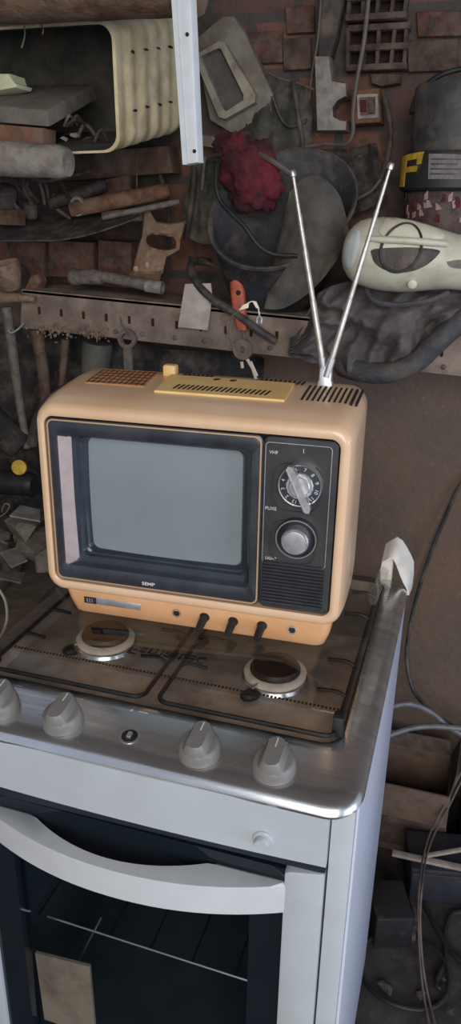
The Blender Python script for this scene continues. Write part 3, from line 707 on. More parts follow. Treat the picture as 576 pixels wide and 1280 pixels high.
for k in range(9):
    x0_, y0_ = cr.uniform(75, 120), cr.uniform(150, 182); Y0 = cr.uniform(.78, .9)
    b = MB().tube(smooth_path([at(x0_, y0_, Y0), at(x0_ + cr.uniform(6, 16), y0_ - cr.uniform(2, 16), Y0), at(x0_ + cr.uniform(14, 24), y0_ + cr.uniform(-10, 4), Y0 + .03)], 4), cr.uniform(.002, .004), 7)
    tag(b.build('wire_scrap', 'dark_iron' if k % 4 else 'mid_iron'), 'bent scrap of wire piled beside the grey slab in the cream crate', 'wire', 'wire scraps in the cream crate')
for k, (x, y, lab) in enumerate(((80, 174, 'small shiny metal fitting on the crate floor nearest the wooden box'), (93, 169, 'small grey metal fitting on the crate floor further from the wooden box'))):
    p = at(x, y, .77); tag(MB().hull(p, .009, .006, .005, 12, cr).build('metal_fitting', 'galv'), lab, 'fitting')
bar = MB(); A = [at(211, -60, .52), at(235, -60, .52), at(247, 203, .52), at(229, 206, .52)]
bar.prism(A, (.004, .014, 0), .002); bar = tag(bar.build('white_bar', 'white_bar'), 'upright white metal bar hanging in front of the cream crate', 'bar')
for x, y in ((234, 43), (243, 189)): MB().lathe([(.0026, 0), (.0026, .001)], at(x, y, .519), (0, -1, 0), 14).build('screw_hole', 'slot', bar)
MB().prism([A[0], A[0] + V((.007, 0, 0)), A[3] + V((.007, 0, 0)), A[3]], (0, -.003, 0), .001).build('bar_flange', 'white_bar', bar)

# rolled sack below the crate, dark shelf goods
def roll(name, a, c, ra, rc, m, label, cat, n=14, wob=.08, seed=0., capi=True, bulge=0.):
    a, c = V(a), V(c); d = (c - a).normalized(); u = d.orthogonal().normalized(); q = d.cross(u); lo = []
    for k in range(15):
        t = k / 14; cen = a.lerp(c, t); r = ra + (rc - ra) * t + bulge * math.sin(math.pi * t)
        if k in (0, 14): r *= .82
        lo.append([cen + (u * math.cos(2 * math.pi * i / n) + q * math.sin(2 * math.pi * i / n)) * r * (1 + wob * noise.noise(V((t * 4 + seed, math.cos(2 * math.pi * i / n) * 1.2, math.sin(2 * math.pi * i / n) * 1.2 + seed)))) for i in range(n)])
    return tag(MB().loft(lo).build(name, m), label, cat) if label else MB().loft(lo)
roll('rolled_sack', at(-60, 194, .665), at(86, 203, .665), .031, .027, 'sack', 'grey rolled cement sack lying right below the cream crate', 'sack', seed=3)
slab('dark_board', [(86, 192), (210, 182), (216, 216), (84, 226)], 1.02, .05, 'dark_wood', 'dark brown board on edge to the right of the rolled sack', 'board')
roll('rusty_pipe', at(88, 262, .90), at(212, 238, .96), .016, .015, 'rust', 'rust brown pipe lying on the black sheet beneath the crate', 'pipe', seed=5, wob=.12)
e = roll('dark_tube', at(62, 256, .92), at(132, 231, .97), .014, .013, 'dark_iron', 'dark iron tube slanting up behind the rusty pipe', 'tube', seed=6)
roll('steel_rod', at(128, 272, .90), at(224, 252, .95), .006, .006, 'mid_iron', 'slim grey rod lying just below the rusty pipe', 'rod', wob=.02)
MB().ring([at(96, 258, .896) + V((.016 * math.cos(t), 0, .019 * math.sin(t))) for t in [k * math.pi / 12 for k in range(24)]], [at(96, 258, .896) + V((.011 * math.cos(t), 0, .013 * math.sin(t))) for t in [k * math.pi / 12 for k in range(24)]], (0, .012, 0)).build('pipe_collar', 'galv', bpy.data.objects['rusty_pipe'], loc=None)
def clothgrid(name, top, bot, Y0, Y1, m, label, cat, amp=.02, seed=0., nu=40, nv_=28, bow=.05, thick=.004, sc=9.):
    tp = smooth_path([V((x, y, 0)) for x, y in top], 8); bt = smooth_path([V((x, y, 0)) for x, y in bot], 8)
    def pk(P, u): f = u * (len(P) - 1); i = min(int(f), len(P) - 2); return P[i].lerp(P[i + 1], f - i)
    def fn(u, v):
        a = pk(tp, u); c = pk(bt, u); q = a.lerp(c, v); Y = Y0 + (Y1 - Y0) * v - bow * math.sin(math.pi * min(1, max(0, u))) * math.sin(math.pi * v)
        P = at(q.x, q.y, Y); s = noise.noise(V((u * sc + seed, v * sc * .45, seed))) + .6 * abs(noise.noise(V((u * sc * 1.6 + v * 2, v * sc * .8 + seed, 1.)))) + .10 * noise.noise(V((u * sc * 4.3, v * sc * 3.2 + seed, 4.)))
        P.y += amp * s; return P
    o = MB().grid(fn, nu, nv_, thick).build(name, m, angle=80)
    return tag(o, label, cat)
lo = []
for k in range(17):
    t = k / 16; x = -30 + 205 * t; wv = math.sin(math.pi * min(1, t * 1.0 + .03)) ** .6 if t > .5 else 1
    top_ = 268 + 3 * math.sin(t * 5); bot_ = 270 + 30 * (1 if t < .45 else max(0.02, 1 - ((t - .45) / .55) ** 1.6))
    lo.append([at(x, top_, .97), at(x, bot_, .86), at(x, bot_ + 2, .86), at(x, top_ + 3, .97)])
tag(MB().loft(lo).build('black_sheet', 'black_sheet'), 'sagging black rubber sheet shelf piled with pipes at the left', 'sheet')
for k, (x, y, r_, lab) in enumerate(((5, 250, .030, 'dark round canister at the left edge on the black sheet'), (38, 262, .016, 'small dark iron cup on the black sheet next to the round canister'))):
    p = at(x, y, .93); tag(MB().lathe([(r_ * .9, -r_), (r_, -r_ * .8), (r_, r_ * .8), (r_ * .7, r_)], p, (.2, -.3, 1), 22).build('iron_canister', 'dark_iron'), lab, 'canister')
sr = random.Random(5)
for k in range(8):
    x = 10 + k * 9 + sr.uniform(-4, 4); y = 232 + sr.uniform(-10, 14)
    tag(MB().tube(smooth_path([at(x, y, .95), at(x + sr.uniform(-8, 8), y + 12, .93), at(x + sr.uniform(6, 20), y + 30, .92)], 4), sr.uniform(.0025, .005), 7).build('scrap_rod', 'dark_iron' if k % 2 else 'mid_iron'), 'short dark metal scrap jumbled between the rolled sack and the black sheet', 'scrap', 'metal scraps under the rolled sack')
slab('wood_offcut', [(122, 226), (160, 219), (164, 240), (128, 246)], .99, .04, 'dark_wood', 'short wood offcut lying behind the rusty pipe below the crate', 'wood')
slab('flat_bar', [(126, 264), (172, 261), (174, 276), (128, 280)], .93, .02, 'mid_iron', 'short flat grey bar below the rusty pipe near the saw handle', 'bar')
# brick row standing on the ledge
for k, (x0_, x1_, lab) in enumerate(((8, 55, 'leftmost of the three reddish bricks under the black sheet'), (60, 116, 'middle one of the three reddish bricks under the black sheet'), (122, 164, 'reddish brick under the black sheet nearest the saw'))):
    slab('clay_brick', [(x0_, 300), (x1_, 303), (x1_, 345 + x1_ * .03), (x0_, 344 + x0_ * .03)], 1.0, .09, 'shelf_brick', lab, 'brick', .004)

# hand saw
saw = empty('hand_saw', at(200, 344, .955), 0, 'old hand saw with brown wooden handle standing upright on the ledge', 'saw'); so = saw.location
hp = [(178, 258), (184, 257), (188, 268), (196, 277), (212, 279), (226, 277), (233, 276), (230, 288), (226, 300), (225, 312), (216, 318), (208, 322), (204, 342), (166, 344), (168, 326), (173, 306), (177, 296), (178, 276)]
ih = [(184, 296), (190, 293), (204, 294), (216, 297), (220, 303), (219, 310), (212, 312), (198, 312), (187, 308), (183, 302)]
def saw_handle():
    b = MB(); Yf = .945; th = .022
    # triangulated plate with a hand hole: bridge outer and inner rings by angle
    cx, cy = 202, 303; N = 64
    def ray_hit(poly, a):
        best = None; dx, dy = math.cos(a), math.sin(a)
        for (x1, y1), (x2, y2) in zip(poly, poly[1:] + poly[:1]):
            ex, ey = x2 - x1, y2 - y1; den = dx * ey - dy * ex
            if abs(den) < 1e-9: continue
            t = ((x1 - cx) * ey - (y1 - cy) * ex) / den; s = ((x1 - cx) * dy - (y1 - cy) * dx) / den
            if t > 0 and -1e-6 <= s <= 1 + 1e-6: best = t if best is None else max(best, t)
        return (cx + dx * best, cy + dy * best)
    angs = sorted(set([round(2 * math.pi * k / N - math.pi, 4) for k in range(N)] + [round(math.atan2(y - cy, x - cx), 4) for x, y in hp]))
    O = [ray_hit(hp, a) for a in angs]; I = [ray_hit(ih, a) for a in angs]
    f = lambda P, Y: [at(x, y, Y) - so for x, y in P]
    mid = lambda P, Q, t: [(x1 + (x2 - x1) * t, y1 + (y2 - y1) * t) for (x1, y1), (x2, y2) in zip(P, Q)]
    b.loft([f(O, Yf + .005), f(mid(O, I, .12), Yf), f(mid(O, I, .85), Yf), f(I, Yf + .005), f(I, Yf + th - .005), f(mid(O, I, .85), Yf + th), f(mid(O, I, .12), Yf + th), f(O, Yf + th - .005), f(O, Yf + .005)], False, False)
    return b.build('handle', 'saw_wood', saw)
saw_handle()
b = MB().prism([at(x, y, .953) - so for x, y in ((170, 332), (204, 334), (196, 362), (150, 358))], (0, .003, 0)); b.build('blade', 'rust', saw)
for x, y in ((170, 336), (184, 331), (198, 336)): MB().lathe([(.006, 0), (.006, .002), (.004, .0035)], at(x, y, .9445) - so, (0, -1, 0), 16).build('saw_nut', 'brass', saw)

# pipe wrench / bar on the ledge
pw = empty('pipe_tool', at(145, 350, .93), 0, 'grey iron pipe tool with a bulky left end resting on the ledge', 'tool'); po = pw.location
b = roll(None, at(88, 346, .93) - po, at(128, 347, .93) - po, .017, .015, None, None, None, seed=2, wob=.15); b.build('tool_head', 'mid_iron', pw)
b = MB().tube([at(116, 343, .93) - po, at(172, 354, .925) - po, at(186, 357, .925) - po], [.012, .0115, .013], 16); b.build('tool_shaft', 'mid_iron', pw)
b = MB().tube([at(183, 357, .925) - po, at(203, 360, .925) - po], [.0135, .0135], 16, cap=False).tube([at(183, 357, .925) - po, at(203, 360, .925) - po], [.010, .010], 16, cap=False); b.build('socket_end', 'galv', pw)
# tan cup, spigot at far left
cup = empty('rusty_funnel', at(10, 365, .88), 0, 'rusty tan cup shaped fitting at the left end of the ledge', 'fitting'); cu = cup.location
MB().lathe([(.012, -.030), (.018, -.028), (.030, .000), (.036, .030), (.033, .030), (.027, 0), (.014, -.022)], at(10, 346, .88) - cu, (-.15, -.25, 1), 26, True, True).build('cup', 'tan_can', cup)
MB().tube([at(-5, 372, .88) - cu, at(22, 372, .88) - cu, at(44, 374, .885) - cu], [.014, .010, .007], 14).build('spout', 'tan_can', cup)
tag(MB().prism(pp([(30, 362), (38, 345), (46, 343), (50, 352), (46, 362)], .92), (0, .03, 0), .003).build('rust_bracket', 'rust'), 'small rusty lump on the ledge just right of the tan cup', 'bracket')
tag(MB().tube(smooth_path([at(30, 404, .892), at(22, 412, .885), at(14, 416, .88), (at(10, 412, .878))], 5), .0022, 8).build('wire_hook', 'galv'), 'bent pale wire hook under the left end of the ledge', 'hook')
# spanner hanging in front of the ledge
sp = MB(); c = at(158, 424, .885)
o1 = [c + V((.021 * math.cos(t), 0, .021 * math.sin(t))) for t in [2 * math.pi * k / 28 for k in range(28)]]; i1 = [c + V((.0125 * math.cos(t), 0, .0125 * math.sin(t))) for t in [2 * math.pi * k / 28 for k in range(28)]]
sp.ring(o1, i1, (0, .009, 0)); sp.prism([c + V((-.010, .001, -.017)), c + V((.010, .001, -.017)), c + V((.0085, .001, -.15)), c + V((-.0085, .001, -.15))], (0, .007, 0), .002)
tag(sp.build('ring_spanner', 'mid_iron'), 'ring spanner hanging from the ledge just behind the television', 'spanner')
tag(MB().tube(smooth_path([at(150, 396, .897), at(152, 406, .886), at(158, 412, .882), at(158, 418, .884)], 4), .0018, 8).build('spanner_hook', 'mid_iron'), 'thin wire hook holding the ring spanner on the ledge', 'hook')
c = at(303, 437, .893)
tag(MB().ring([c + V((.021 * math.cos(t), 0, .021 * math.sin(t))) for t in [2 * math.pi * k / 28 for k in range(28)]], [c + V((.005 * math.cos(t), 0, .007 * math.sin(t))) for t in [2 * math.pi * k / 28 for k in range(28)]], (0, .006, 0)).build('metal_washer', 'beam_metal'), 'round dusty washer fixed on the ledge below the orange handle', 'washer')
slab('paper_tag', [(231, 355), (263, 354), (265, 372), (259, 413), (222, 409)], .885, .004, 'paper', 'crumpled pale paper sheet hanging over the front of the ledge', 'paper', .001)
# orange tool
od = empty('orange_handled_tool', at(299, 385, .88), 0, 'orange handled tool hanging upright on the ledge front', 'tool'); oo = od.location
lo = []
for y, w_, x in ((350, 4, 296), (353, 8, 296), (362, 9, 297), (385, 8.5, 299), (404, 8, 302), (412, 6, 303)):
    lo.append([at(x, y, .878) - oo + V((px_ * w_ * .0016, py_ * .010, 0)) for px_, py_ in rr(-1, 1, -1, 1, .6, 4)])
MB().loft(lo).build('grip', 'orange', od)
MB().tube([at(303, 411, .878) - oo, at(305, 422, .878) - oo], .003, 8).build('tool_tip', 'mid_iron', od)
MB().lathe([(.0048, 0), (.0048, .002)], at(298, 366, .8685) - oo, (0, -1, 0), 16).build('hang_hole', 'slot', od)
cable('black_hose', [at(x, y, Y) for x, y, Y in ((262, 328, 1.0), (246, 326, .96), (238, 334, .92), (246, 354, .89), (268, 376, .875), (300, 396, .87), (325, 414, .872), (345, 427, .874))], .0085, 'hose', 'dark rubber hose looping over the ledge behind the orange handle', 'hose')
cable('thin_hose', [at(x, y, Y) for x, y, Y in ((236, 322, 1.0), (262, 330, .98), (300, 346, .97), (330, 352, .98))], .004, 'hose', 'thinner dark hose stretched along the deck behind the black hose loop', 'hose')

# hanging plate and switch gear on the wall
fp = empty('metal_plate', at(297, 95, 1.08), 0, 'tilted grey metal plate with a cream rectangular frame on the wall', 'plate'); fo = fp.location
L_ = lambda P, Y: [at(x, y, Y) - fo for x, y in P]
MB().prism(L_([(243, 50), (278, 20), (292, 20), (305, 40), (349, 134), (292, 168), (262, 150)], 1.06), (0, .038, 0), .003).build('back_plate', 'plate_grey', fp)
MB().ring(L_([(242, 70), (274, 51), (280, 53), (319, 118), (318, 128), (281, 149), (273, 146)], 1.035), L_([(250, 71), (273, 60), (276, 61), (304, 118), (304, 125), (283, 139), (279, 137)], 1.035), (0, .027, 0)).build('plate_frame', 'frame_cream', fp)
MB().prism(L_([(246, 70), (275, 55), (310, 122), (282, 143)], 1.052), (0, .005, 0)).build('plate_window', 'bin_grey', fp)
slab('metal_bracket', [(393, 70), (412, 70), (413, 103), (432, 103), (433, 121), (421, 124), (414, 134), (415, 147), (424, 152), (433, 150), (432, 163), (396, 163)], 1.045, .055, 'galv', 'grey metal bracket with a U notch fixed to the wall', 'bracket', .002)
slab('leather_strap', [(400, -20), (432, -20), (420, 46), (411, 76), (397, 72)], 1.06, .04, 'leather', 'dark leather strap hanging above the notched metal bracket', 'strap', .003)
sb = empty('switch_box', at(457, 155, 1.08), 0, 'small rusty switch box with a red button on the wall', 'switch'); sbo = sb.location
MB().prism([at(x, y, 1.045) - sbo for x, y in ((438, 112), (474, 110), (476, 153), (440, 155))], (0, .055, 0), .003).build('case', 'rust', sb)
MB().ring([at(x, y, 1.042) - sbo for x, y in ((446, 118), (472, 117), (473, 147), (447, 149))], [at(x, y, 1.042) - sbo for x, y in ((449, 122), (469, 121), (469, 143), (450, 145))], (0, .006, 0)).build('cover_frame', 'galv', sb)
MB().prism([at(x, y, 1.038) - sbo for x, y in ((449, 125), (457, 125), (457, 139), (450, 139))], (0, .008, 0), .001).build('red_button', 'red_cloth', sb)
MB().prism([at(x, y, 1.040) - sbo for x, y in ((460, 124), (467, 124), (467, 141), (460, 141))], (0, .006, 0), .001).build('toggle', 'dark_iron', sb)
cable('wall_cable', [at(x, y, Y) for x, y, Y in ((462, -20, 1.03), (455, 50, 1.03), (446, 100, 1.03), (441, 140, 1.035), (441, 165, 1.04), (432, 180, 1.04), (405, 180, 1.05), (370, 186, 1.05), (340, 192, 1.05), (316, 196, 1.04))], .0042, 'cable_brown', 'dusty brown cable hanging past the switch box and sagging left')
cable('thin_wire', [at(x, y, Y) for x, y, Y in ((402, -20, 1.05), (397, 50, 1.04), (390, 90, 1.06), (385, 140, 1.07), (382, 170, 1.08))], .0022, 'cable_brown', 'thin pale wire along the left side of the leather strap', 'wire')
cable('plate_wire', [at(x, y, Y) for x, y, Y in ((330, 88, 1.06), (350, 98, 1.05), (372, 104, 1.05), (392, 112, 1.04))], .0018, 'cable_brown', 'thin wire strung between the metal plate and the notched bracket', 'wire')
# hollow bricks built into the wall
def hollow(name, x0_, x1_, y0_, y1_, nc, nr, label):
    b = MB(); Yf = 1.062; a = at(x0_, y0_, Yf); c = at(x1_, y1_, Yf); W_, H_ = c.x - a.x, a.z - c.z
    for i in range(nc + 1):
        x = a.x + W_ * i / nc + rnd.uniform(-.002, .002); b.box(x - .0032, x + .0032, Yf + rnd.uniform(0, .012), WY + .002, c.z, a.z, .0012, Matrix.Translation((x, 0, c.z)) @ Matrix.Rotation(rnd.uniform(-.06, .06), 4, 'Y') @ Matrix.Translation((-x, 0, -c.z)))
    for j in range(nr + 1):
        z = a.z - H_ * j / nr + rnd.uniform(-.002, .002); b.box(a.x - .004, c.x + .004, Yf + rnd.uniform(0, .004), WY + .002, z - .0055, z + .0055, .0015)
    o = tag(b.build(name, 'hollow_clay'), label, 'brick')
    MB().box(a.x, c.x, WY - .004, WY + .001, c.z, a.z).build('cavity_shade', 'slot', o)  # dark sheet paints in the shade at the depth of the cells
hollow('hollow_brick', 437, 505, 34, 82, 4, 2, 'broken hollow clay brick showing eight dark cells high on the wall')
hollow('hollow_brick', 437, 505, -30, 16, 4, 2, 'hollow clay brick with dark cells cut off by the top edge')
slab('broken_brick', [(462, 92), (500, 92), (500, 104), (476, 108), (464, 104)], 1.075, .03, 'hollow_clay', 'chipped remnant of clay brick just above the switch box', 'brick', .003)
# loose mortar-stained bricks proud of the wall at the top right and centre
br_ = random.Random(21)
for k, (x0_, x1_, y0_, y1_, lab) in enumerate(((310, 352, 40, 78, 'orange red brick proud of the wall right of the tilted plate'), (356, 392, 8, 40, 'dull red brick proud of the wall left of the leather strap'), (352, 388, 48, 86, 'brown brick proud of the wall between tilted plate and bracket'), (520, 600, 14, 44, 'pinkish brick proud of the wall at the top right corner'), (508, 572, 50, 88, 'grey stained brick proud of the wall above the black canister'))):
    P = pp([(x0_, y0_), (x1_, y0_ - 2), (x1_ + 1, y1_), (x0_ + 2, y1_ + 2)], 1.085)
    tag(MB().prism(P, (0, .03, 0), .004).build('clay_brick', 'shelf_brick' if k in (0, 1, 3) else 'hollow_clay'), lab, 'brick')

# canister stack on the right
cx, Yc = 563, .998
dr = empty('black_canister', at(cx, 240, Yc), 0, 'large black round canister with yellow lettering at the right edge', 'canister'); do = dr.location
ppm = (at(cx + 50, 200, Yc).x - at(cx - 50, 200, Yc).x) / 100
z_t = at(cx, 108, Yc).z - do.z; z_m = at(cx, 193, Yc).z - do.z
R1, R2 = 57 * ppm, 66 * ppm
MB().lathe([(R1 * .97, z_m - .004), (R1, z_m), (R1, z_t - .004), (R1 * .97, z_t), (R1 * .88, z_t), (R1 * .86, z_t - .02)], (0, 0, 0), n=56).build('upper_drum', 'drum_black', dr)
MB().lathe([(R2 * .96, 0), (R2, .004), (R2, z_m - .006), (R2 * .97, z_m), (R1, z_m + .001)], (0, 0, 0), n=56).build('lower_band', 'drum_dark', dr)
def cylpatch(b, Rr, pts, h=.0012):   # pts: (angle, z) polygon wrapped on the drum
    n = 6; out = []
    for (a0, z0), (a1, z1) in zip(pts, pts[1:] + pts[:1]):
        for k in range(n): t = k / n; out.append((a0 + (a1 - a0) * t, z0 + (z1 - z0) * t))
    ca = sum(p[0] for p in out) / len(out); cz = sum(p[1] for p in out) / len(out)
    f = lambda a, z, r: V((r * math.sin(a), -r * math.cos(a), z))
    b.loft([[f(a, z, Rr - .001) for a, z in out], [f(a, z, Rr + h) for a, z in out], [f(ca + (a - ca) * .5, cz + (z - cz) * .5, Rr + h) for a, z in out], [f(ca + (a - ca) * .02, cz + (z - cz) * .02, Rr + h) for a, z in out]], False, True)
def pa(px, py):   # photo point on the band -> angle, height
    s = max(-.999, min(.999, (px - cx) / 66)); return (math.asin(s) + .02, at(px, py, Yc - R2 * .6).z - do.z)
b = MB()
for P in (((499, 194), (506, 193), (505, 233), (499, 233)), ((506, 193), (527, 191), (526, 199), (506, 201)), ((506, 209), (521, 208), (520, 215), (506, 216)), ((520, 199), (526, 199), (525, 206), (520, 207))):
    cylpatch(b, R2, [pa(*p) for p in P])
b.build('yellow_letter', 'yellow', dr)
b = MB(); cylpatch(b, R2, [pa(*p) for p in ((534, 194), (590, 196), (592, 226), (536, 225))]); b.build('grey_label', 'label_grey', dr)
b = MB()
for k in range(4):
    cylpatch(b, R2 + .001, [pa(538, 200 + 6 * k), pa(574 - 5 * (k % 2), 200.5 + 6 * k), pa(574 - 5 * (k % 2), 202 + 6 * k), pa(538, 201.5 + 6 * k)])
b.build('label_print', 'drum_black', dr)
hd = [V((-R1 * 1.02, -.02, z_t - .045)), V((-R1 * .93, .0, z_t - .01)), V((-R1 * .55, .02, z_t + .020)), V((0, .03, z_t + .032)), V((R1 * .6, .02, z_t + .02)), V((R1 * 1.0, 0, z_t - .02))]
MB().tube(smooth_path(hd), .0048, 10).build('carry_handle', 'rubber', dr)
tin = empty('printed_tin', V((do.x, do.y, deck(560, Yc))), 0, 'dark printed tin with red and white marks under the black canister', 'tin'); hz_ = do.z - tin.location.z - .0005
MB().lathe([(R1 * .98, 0), (R1, .004), (R1, hz_ - .004), (R1 * .97, hz_)], (0, 0, 0), n=44).build('tin_body', 'tin_print', tin)
b = MB(); cr2 = random.Random(9)
for k in range(16):
    a0 = cr2.uniform(-1.3, .5); z0 = hz_ - cr2.uniform(.012, .060); cylpatch(b, R1, [(a0 + cr2.uniform(0, .05), z0), (a0 + cr2.uniform(.08, .16), z0 + .002), (a0 + cr2.uniform(.06, .12), z0 + cr2.uniform(.008, .018)), (a0, z0 + cr2.uniform(.006, .015))])
b.build('pale_print_marks', 'white_red', tin)
b = MB()
for k in range(9):
    a0 = cr2.uniform(-1.2, .4); z0 = hz_ - cr2.uniform(.012, .055); cylpatch(b, R1 + .0008, [(a0, z0), (a0 + .1, z0), (a0 + .09, z0 + .012), (a0 + .02, z0 + .014)])
b.build('red_print_marks', 'red_cloth', tin)

# white hand-held appliance lying on the bag
vac = empty('handheld_vacuum', at(500, 355, .82), 0, 'white handheld vacuum with rounded nose lying on its side on the dark bag', 'appliance'); vo = vac.location
ax0, ax1 = at(428, 312, .82), at(660, 338, .84); dax = (ax1 - ax0).normalized(); Lx = (ax1 - ax0).length; k1 = Lx / 232
prof = [(1, 0), (14, 1.5), (24, 5), (32, 11), (38, 18), (42, 28), (45, 45), (46, 62), (45, 80), (42, 100), (37.5, 120), (34, 140), (33, 165), (33, 200), (32, 230), (26, 234)]
def vr(s):
    for (r0, s0), (r1, s1) in zip(prof, prof[1:]):
        if s <= s1: return r0 + (r1 - r0) * (s - s0) / (s1 - s0)
    return prof[-1][0]
MB().lathe([(r * k1 * .98, s * k1) for r, s in prof], ax0 - vo, dax, 48, True, True).build('body', 'vac_white', vac)
up_ = (V((0, 0, 1)) - dax * dax.z).normalized(); fr_ = dax.cross(up_); fr_ = fr_ if fr_.y < 0 else -fr_
def vs_(px, py, dr_=0.):   # point on the appliance skin facing the photo side
    s = (px - 428) + 0.0; h = -(py - (312 + (px - 428) * 26 / 232)); r = vr(max(.1, s)) * .98; h = max(-r * .97, min(r * .97, h))
    th = math.asin(h / r); th -= .12; rr_ = r * k1 + dr_
    return ax0 + dax * (s * k1) + up_ * (rr_ * math.sin(th)) + fr_ * (rr_ * math.cos(th)) - vo
def vpatch(name, m, poly, lift):
    P = smooth_path([V((x, y, 0)) for x, y in poly + poly[:1]], 5)[:-1]; cxp = sum(p.x for p in P) / len(P); cyp = sum(p.y for p in P) / len(P)
    f = lambda t, d: [vs_(cxp + (p.x - cxp) * t, cyp + (p.y - cyp) * t, d) for p in P]
    return MB().loft([f(1, -.002), f(1, lift * .7), f(.97, lift), f(.75, lift), f(.5, lift), f(.25, lift), f(.02, lift)], False, True).build(name, m, vac)
vpatch('dark_window', 'vac_dark', [(467, 308), (474, 305), (510, 304), (546, 308), (548, 314), (535, 326), (515, 333), (492, 331), (475, 322)], .0015)
vpatch('cream_inset', 'vac_cream', [(472, 286), (480, 272), (496, 267), (520, 274), (545, 288), (550, 296), (520, 297), (485, 294)], .0025)
vpatch('nose_cap', 'white_bar', [(434, 300), (441, 288), (449, 287), (451, 305), (447, 325), (440, 330), (434, 318)], .0012)
c = [vs_(503 + 24 * math.cos(t), 306 + 26 * math.sin(t), .002) for t in [2 * math.pi * k / 40 for k in range(40)]]
MB().tube(c, .0026, 8, closed=True).build('motor_ring', 'bin_black', vac)
MB().tube([vs_(x, y, .005) for x, y in ((463, 295), (480, 296), (510, 298), (535, 301), (556, 304))], [.004, .006, .006, .006, .005], 12).build('grip_bar', 'vac_white', vac)
MB().lathe([(.008, -.002), (.008, .006), (.006, .0075)], vs_(524, 348, 0), fr_ - up_ * .3, 12).build('side_button', 'vac_cream', vac)
vpatch('rear_latch', 'label_grey', [(560, 322), (576, 320), (590, 324), (580, 330), (566, 328)], .002)

# dark bag draped over the ledge
clothgrid('dark_cloth_bag', [(362, 424), (398, 368), (440, 352), (500, 352), (560, 352), (640, 350)], [(357, 446), (404, 456), (450, 468), (505, 462), (548, 430), (640, 400)], .885, .845, 'bag_cloth', 'crumpled dark canvas bag slumped over the ledge below the white appliance', 'bag', .055, 4., 80, 44, .05, .006, 6.)
bag = bpy.data.objects['dark_cloth_bag']
MB().tube(smooth_path([at(x, y, Y) for x, y, Y in ((415, 452, .86), (445, 463, .835), (485, 466, .825), (520, 452, .825), (546, 428, .825), (580, 400, .83), (640, 372, .84))], 6), [.012] * 3 + [.020] * 34, 12).build('rolled_edge', 'bag_edge', bag)
MB().tube(smooth_path([at(x, y, Y) for x, y, Y in ((458, 356, .83), (460, 368, .81), (472, 378, .80), (500, 381, .80), (535, 376, .80), (560, 366, .82))], 6), .005, 8).build('strap_loop', 'bag_edge', bag)

# black bucket-like hood with red cloth
bk = empty('black_bucket', at(352, 380, .97), 0, 'black plastic bucket tilted open against the wall with grey rim', 'bucket'); bo = bk.location
def bl_(t, s=1.):
    rim = at(352, 262, .90); bot = at(348, 378, .98); c = rim.lerp(bot, t)
    a = V((.135 - .05 * t, .02, .010)) * s; d_ = V((-.012, -.055 + .01 * t, -.105 + .065 * t)) * s
    return [c + a * math.cos(2 * math.pi * k / 36) + d_ * math.sin(2 * math.pi * k / 36) - bo for k in range(36)]
MB().loft([bl_(.9, .70), bl_(.5, .95), bl_(0, .965), bl_(-.02, 1.0), bl_(.02, 1.03), bl_(.06, 1.0), bl_(.5, 1.), bl_(.92, .98), bl_(1., .85)], True, True).build('bucket_shell', 'bin_black', bk)
MB().tube([p for p in bl_(-.01, 1.01)], .0028, 8, closed=True).build('rim', 'leather', bk)
clothgrid('grey_plastic_hood', [(362, 240), (380, 222), (402, 222), (424, 244), (436, 290)], [(330, 386), (352, 386), (378, 372), (402, 350), (420, 326)], .90, .88, 'bin_grey', 'dusty grey plastic hood flap curving down the right side of the black bucket', 'hood', .008, 3., 26, 20, .05, .004, 3.)
rc = MB()
def rcl(u, v):
    th = 2 * math.pi * u; ph = math.pi * v; d_ = V((math.cos(th) * math.sin(ph), math.sin(th) * math.sin(ph), math.cos(ph)))
    c = at(313, 218, .905); r = 1 + .34 * noise.noise(d_ * 2.0 + V((3, 1, 2))) + .26 * abs(noise.noise(d_ * 4.5)) - .1 + .08 * noise.noise(d_ * 11)
    return c + V((d_.x * .058, d_.y * .045, d_.z * .070)) * r + V((.016 * d_.z * -1, 0, 0))
rc.grid(rcl, 40, 26); tag(rc.build('red_cloth', 'red_cloth', angle=70), 'crumpled dark red cloth stuffed in the mouth of the black bucket', 'cloth')
rc = MB()
def rc2(u, v):
    th = 2 * math.pi * u; ph = math.pi * v; d_ = V((math.cos(th) * math.sin(ph), math.sin(th) * math.sin(ph), math.cos(ph))); c = at(282, 182, .98)
    return c + V((d_.x * .026, d_.y * .025, d_.z * .026)) * (1 + .35 * noise.noise(d_ * 3 + V((7, 7, 1))))
rc.grid(rc2, 24, 16); tag(rc.build('red_rag', 'red_cloth', angle=70), 'small red rag hung just above the larger red cloth', 'rag')
cable('beaded_cord', [at(x, y, Y) for x, y, Y in ((284, 192, .90), (272, 206, .87), (270, 232, .855), (276, 252, .85), (290, 268, .845), (306, 284, .842), (322, 306, .842), (342, 318, .845), (372, 320, .85))], .0045, 'rubber', 'black beaded cord curling around the red cloth', 'cord')
cable('grey_tube', [at(x, y, Y) for x, y, Y in ((262, 196, 1.0), (290, 190, .93), (315, 190, .90), (338, 200, .885), (362, 216, .885))], .0055, 'cable_brown', 'dusty grey tube arching over the red cloth', 'tube')
clothgrid('grey_rag', [(238, 205), (262, 200), (296, 205)], [(226, 292), (255, 305), (300, 300)], 1.04, 1.0, 'greenish', 'dull grey green rag hanging left of the red cloth', 'rag', .018, 8., 24, 20, .02, .004, 5.)
clothgrid('wall_rag', [(320, 92), (355, 100), (388, 108)], [(300, 190), (345, 205), (392, 195)], 1.07, 1.05, 'greenish', 'dark grey rag hanging on the wall below the clay bricks', 'rag', .02, 14., 24, 20, .015, .004, 5.)
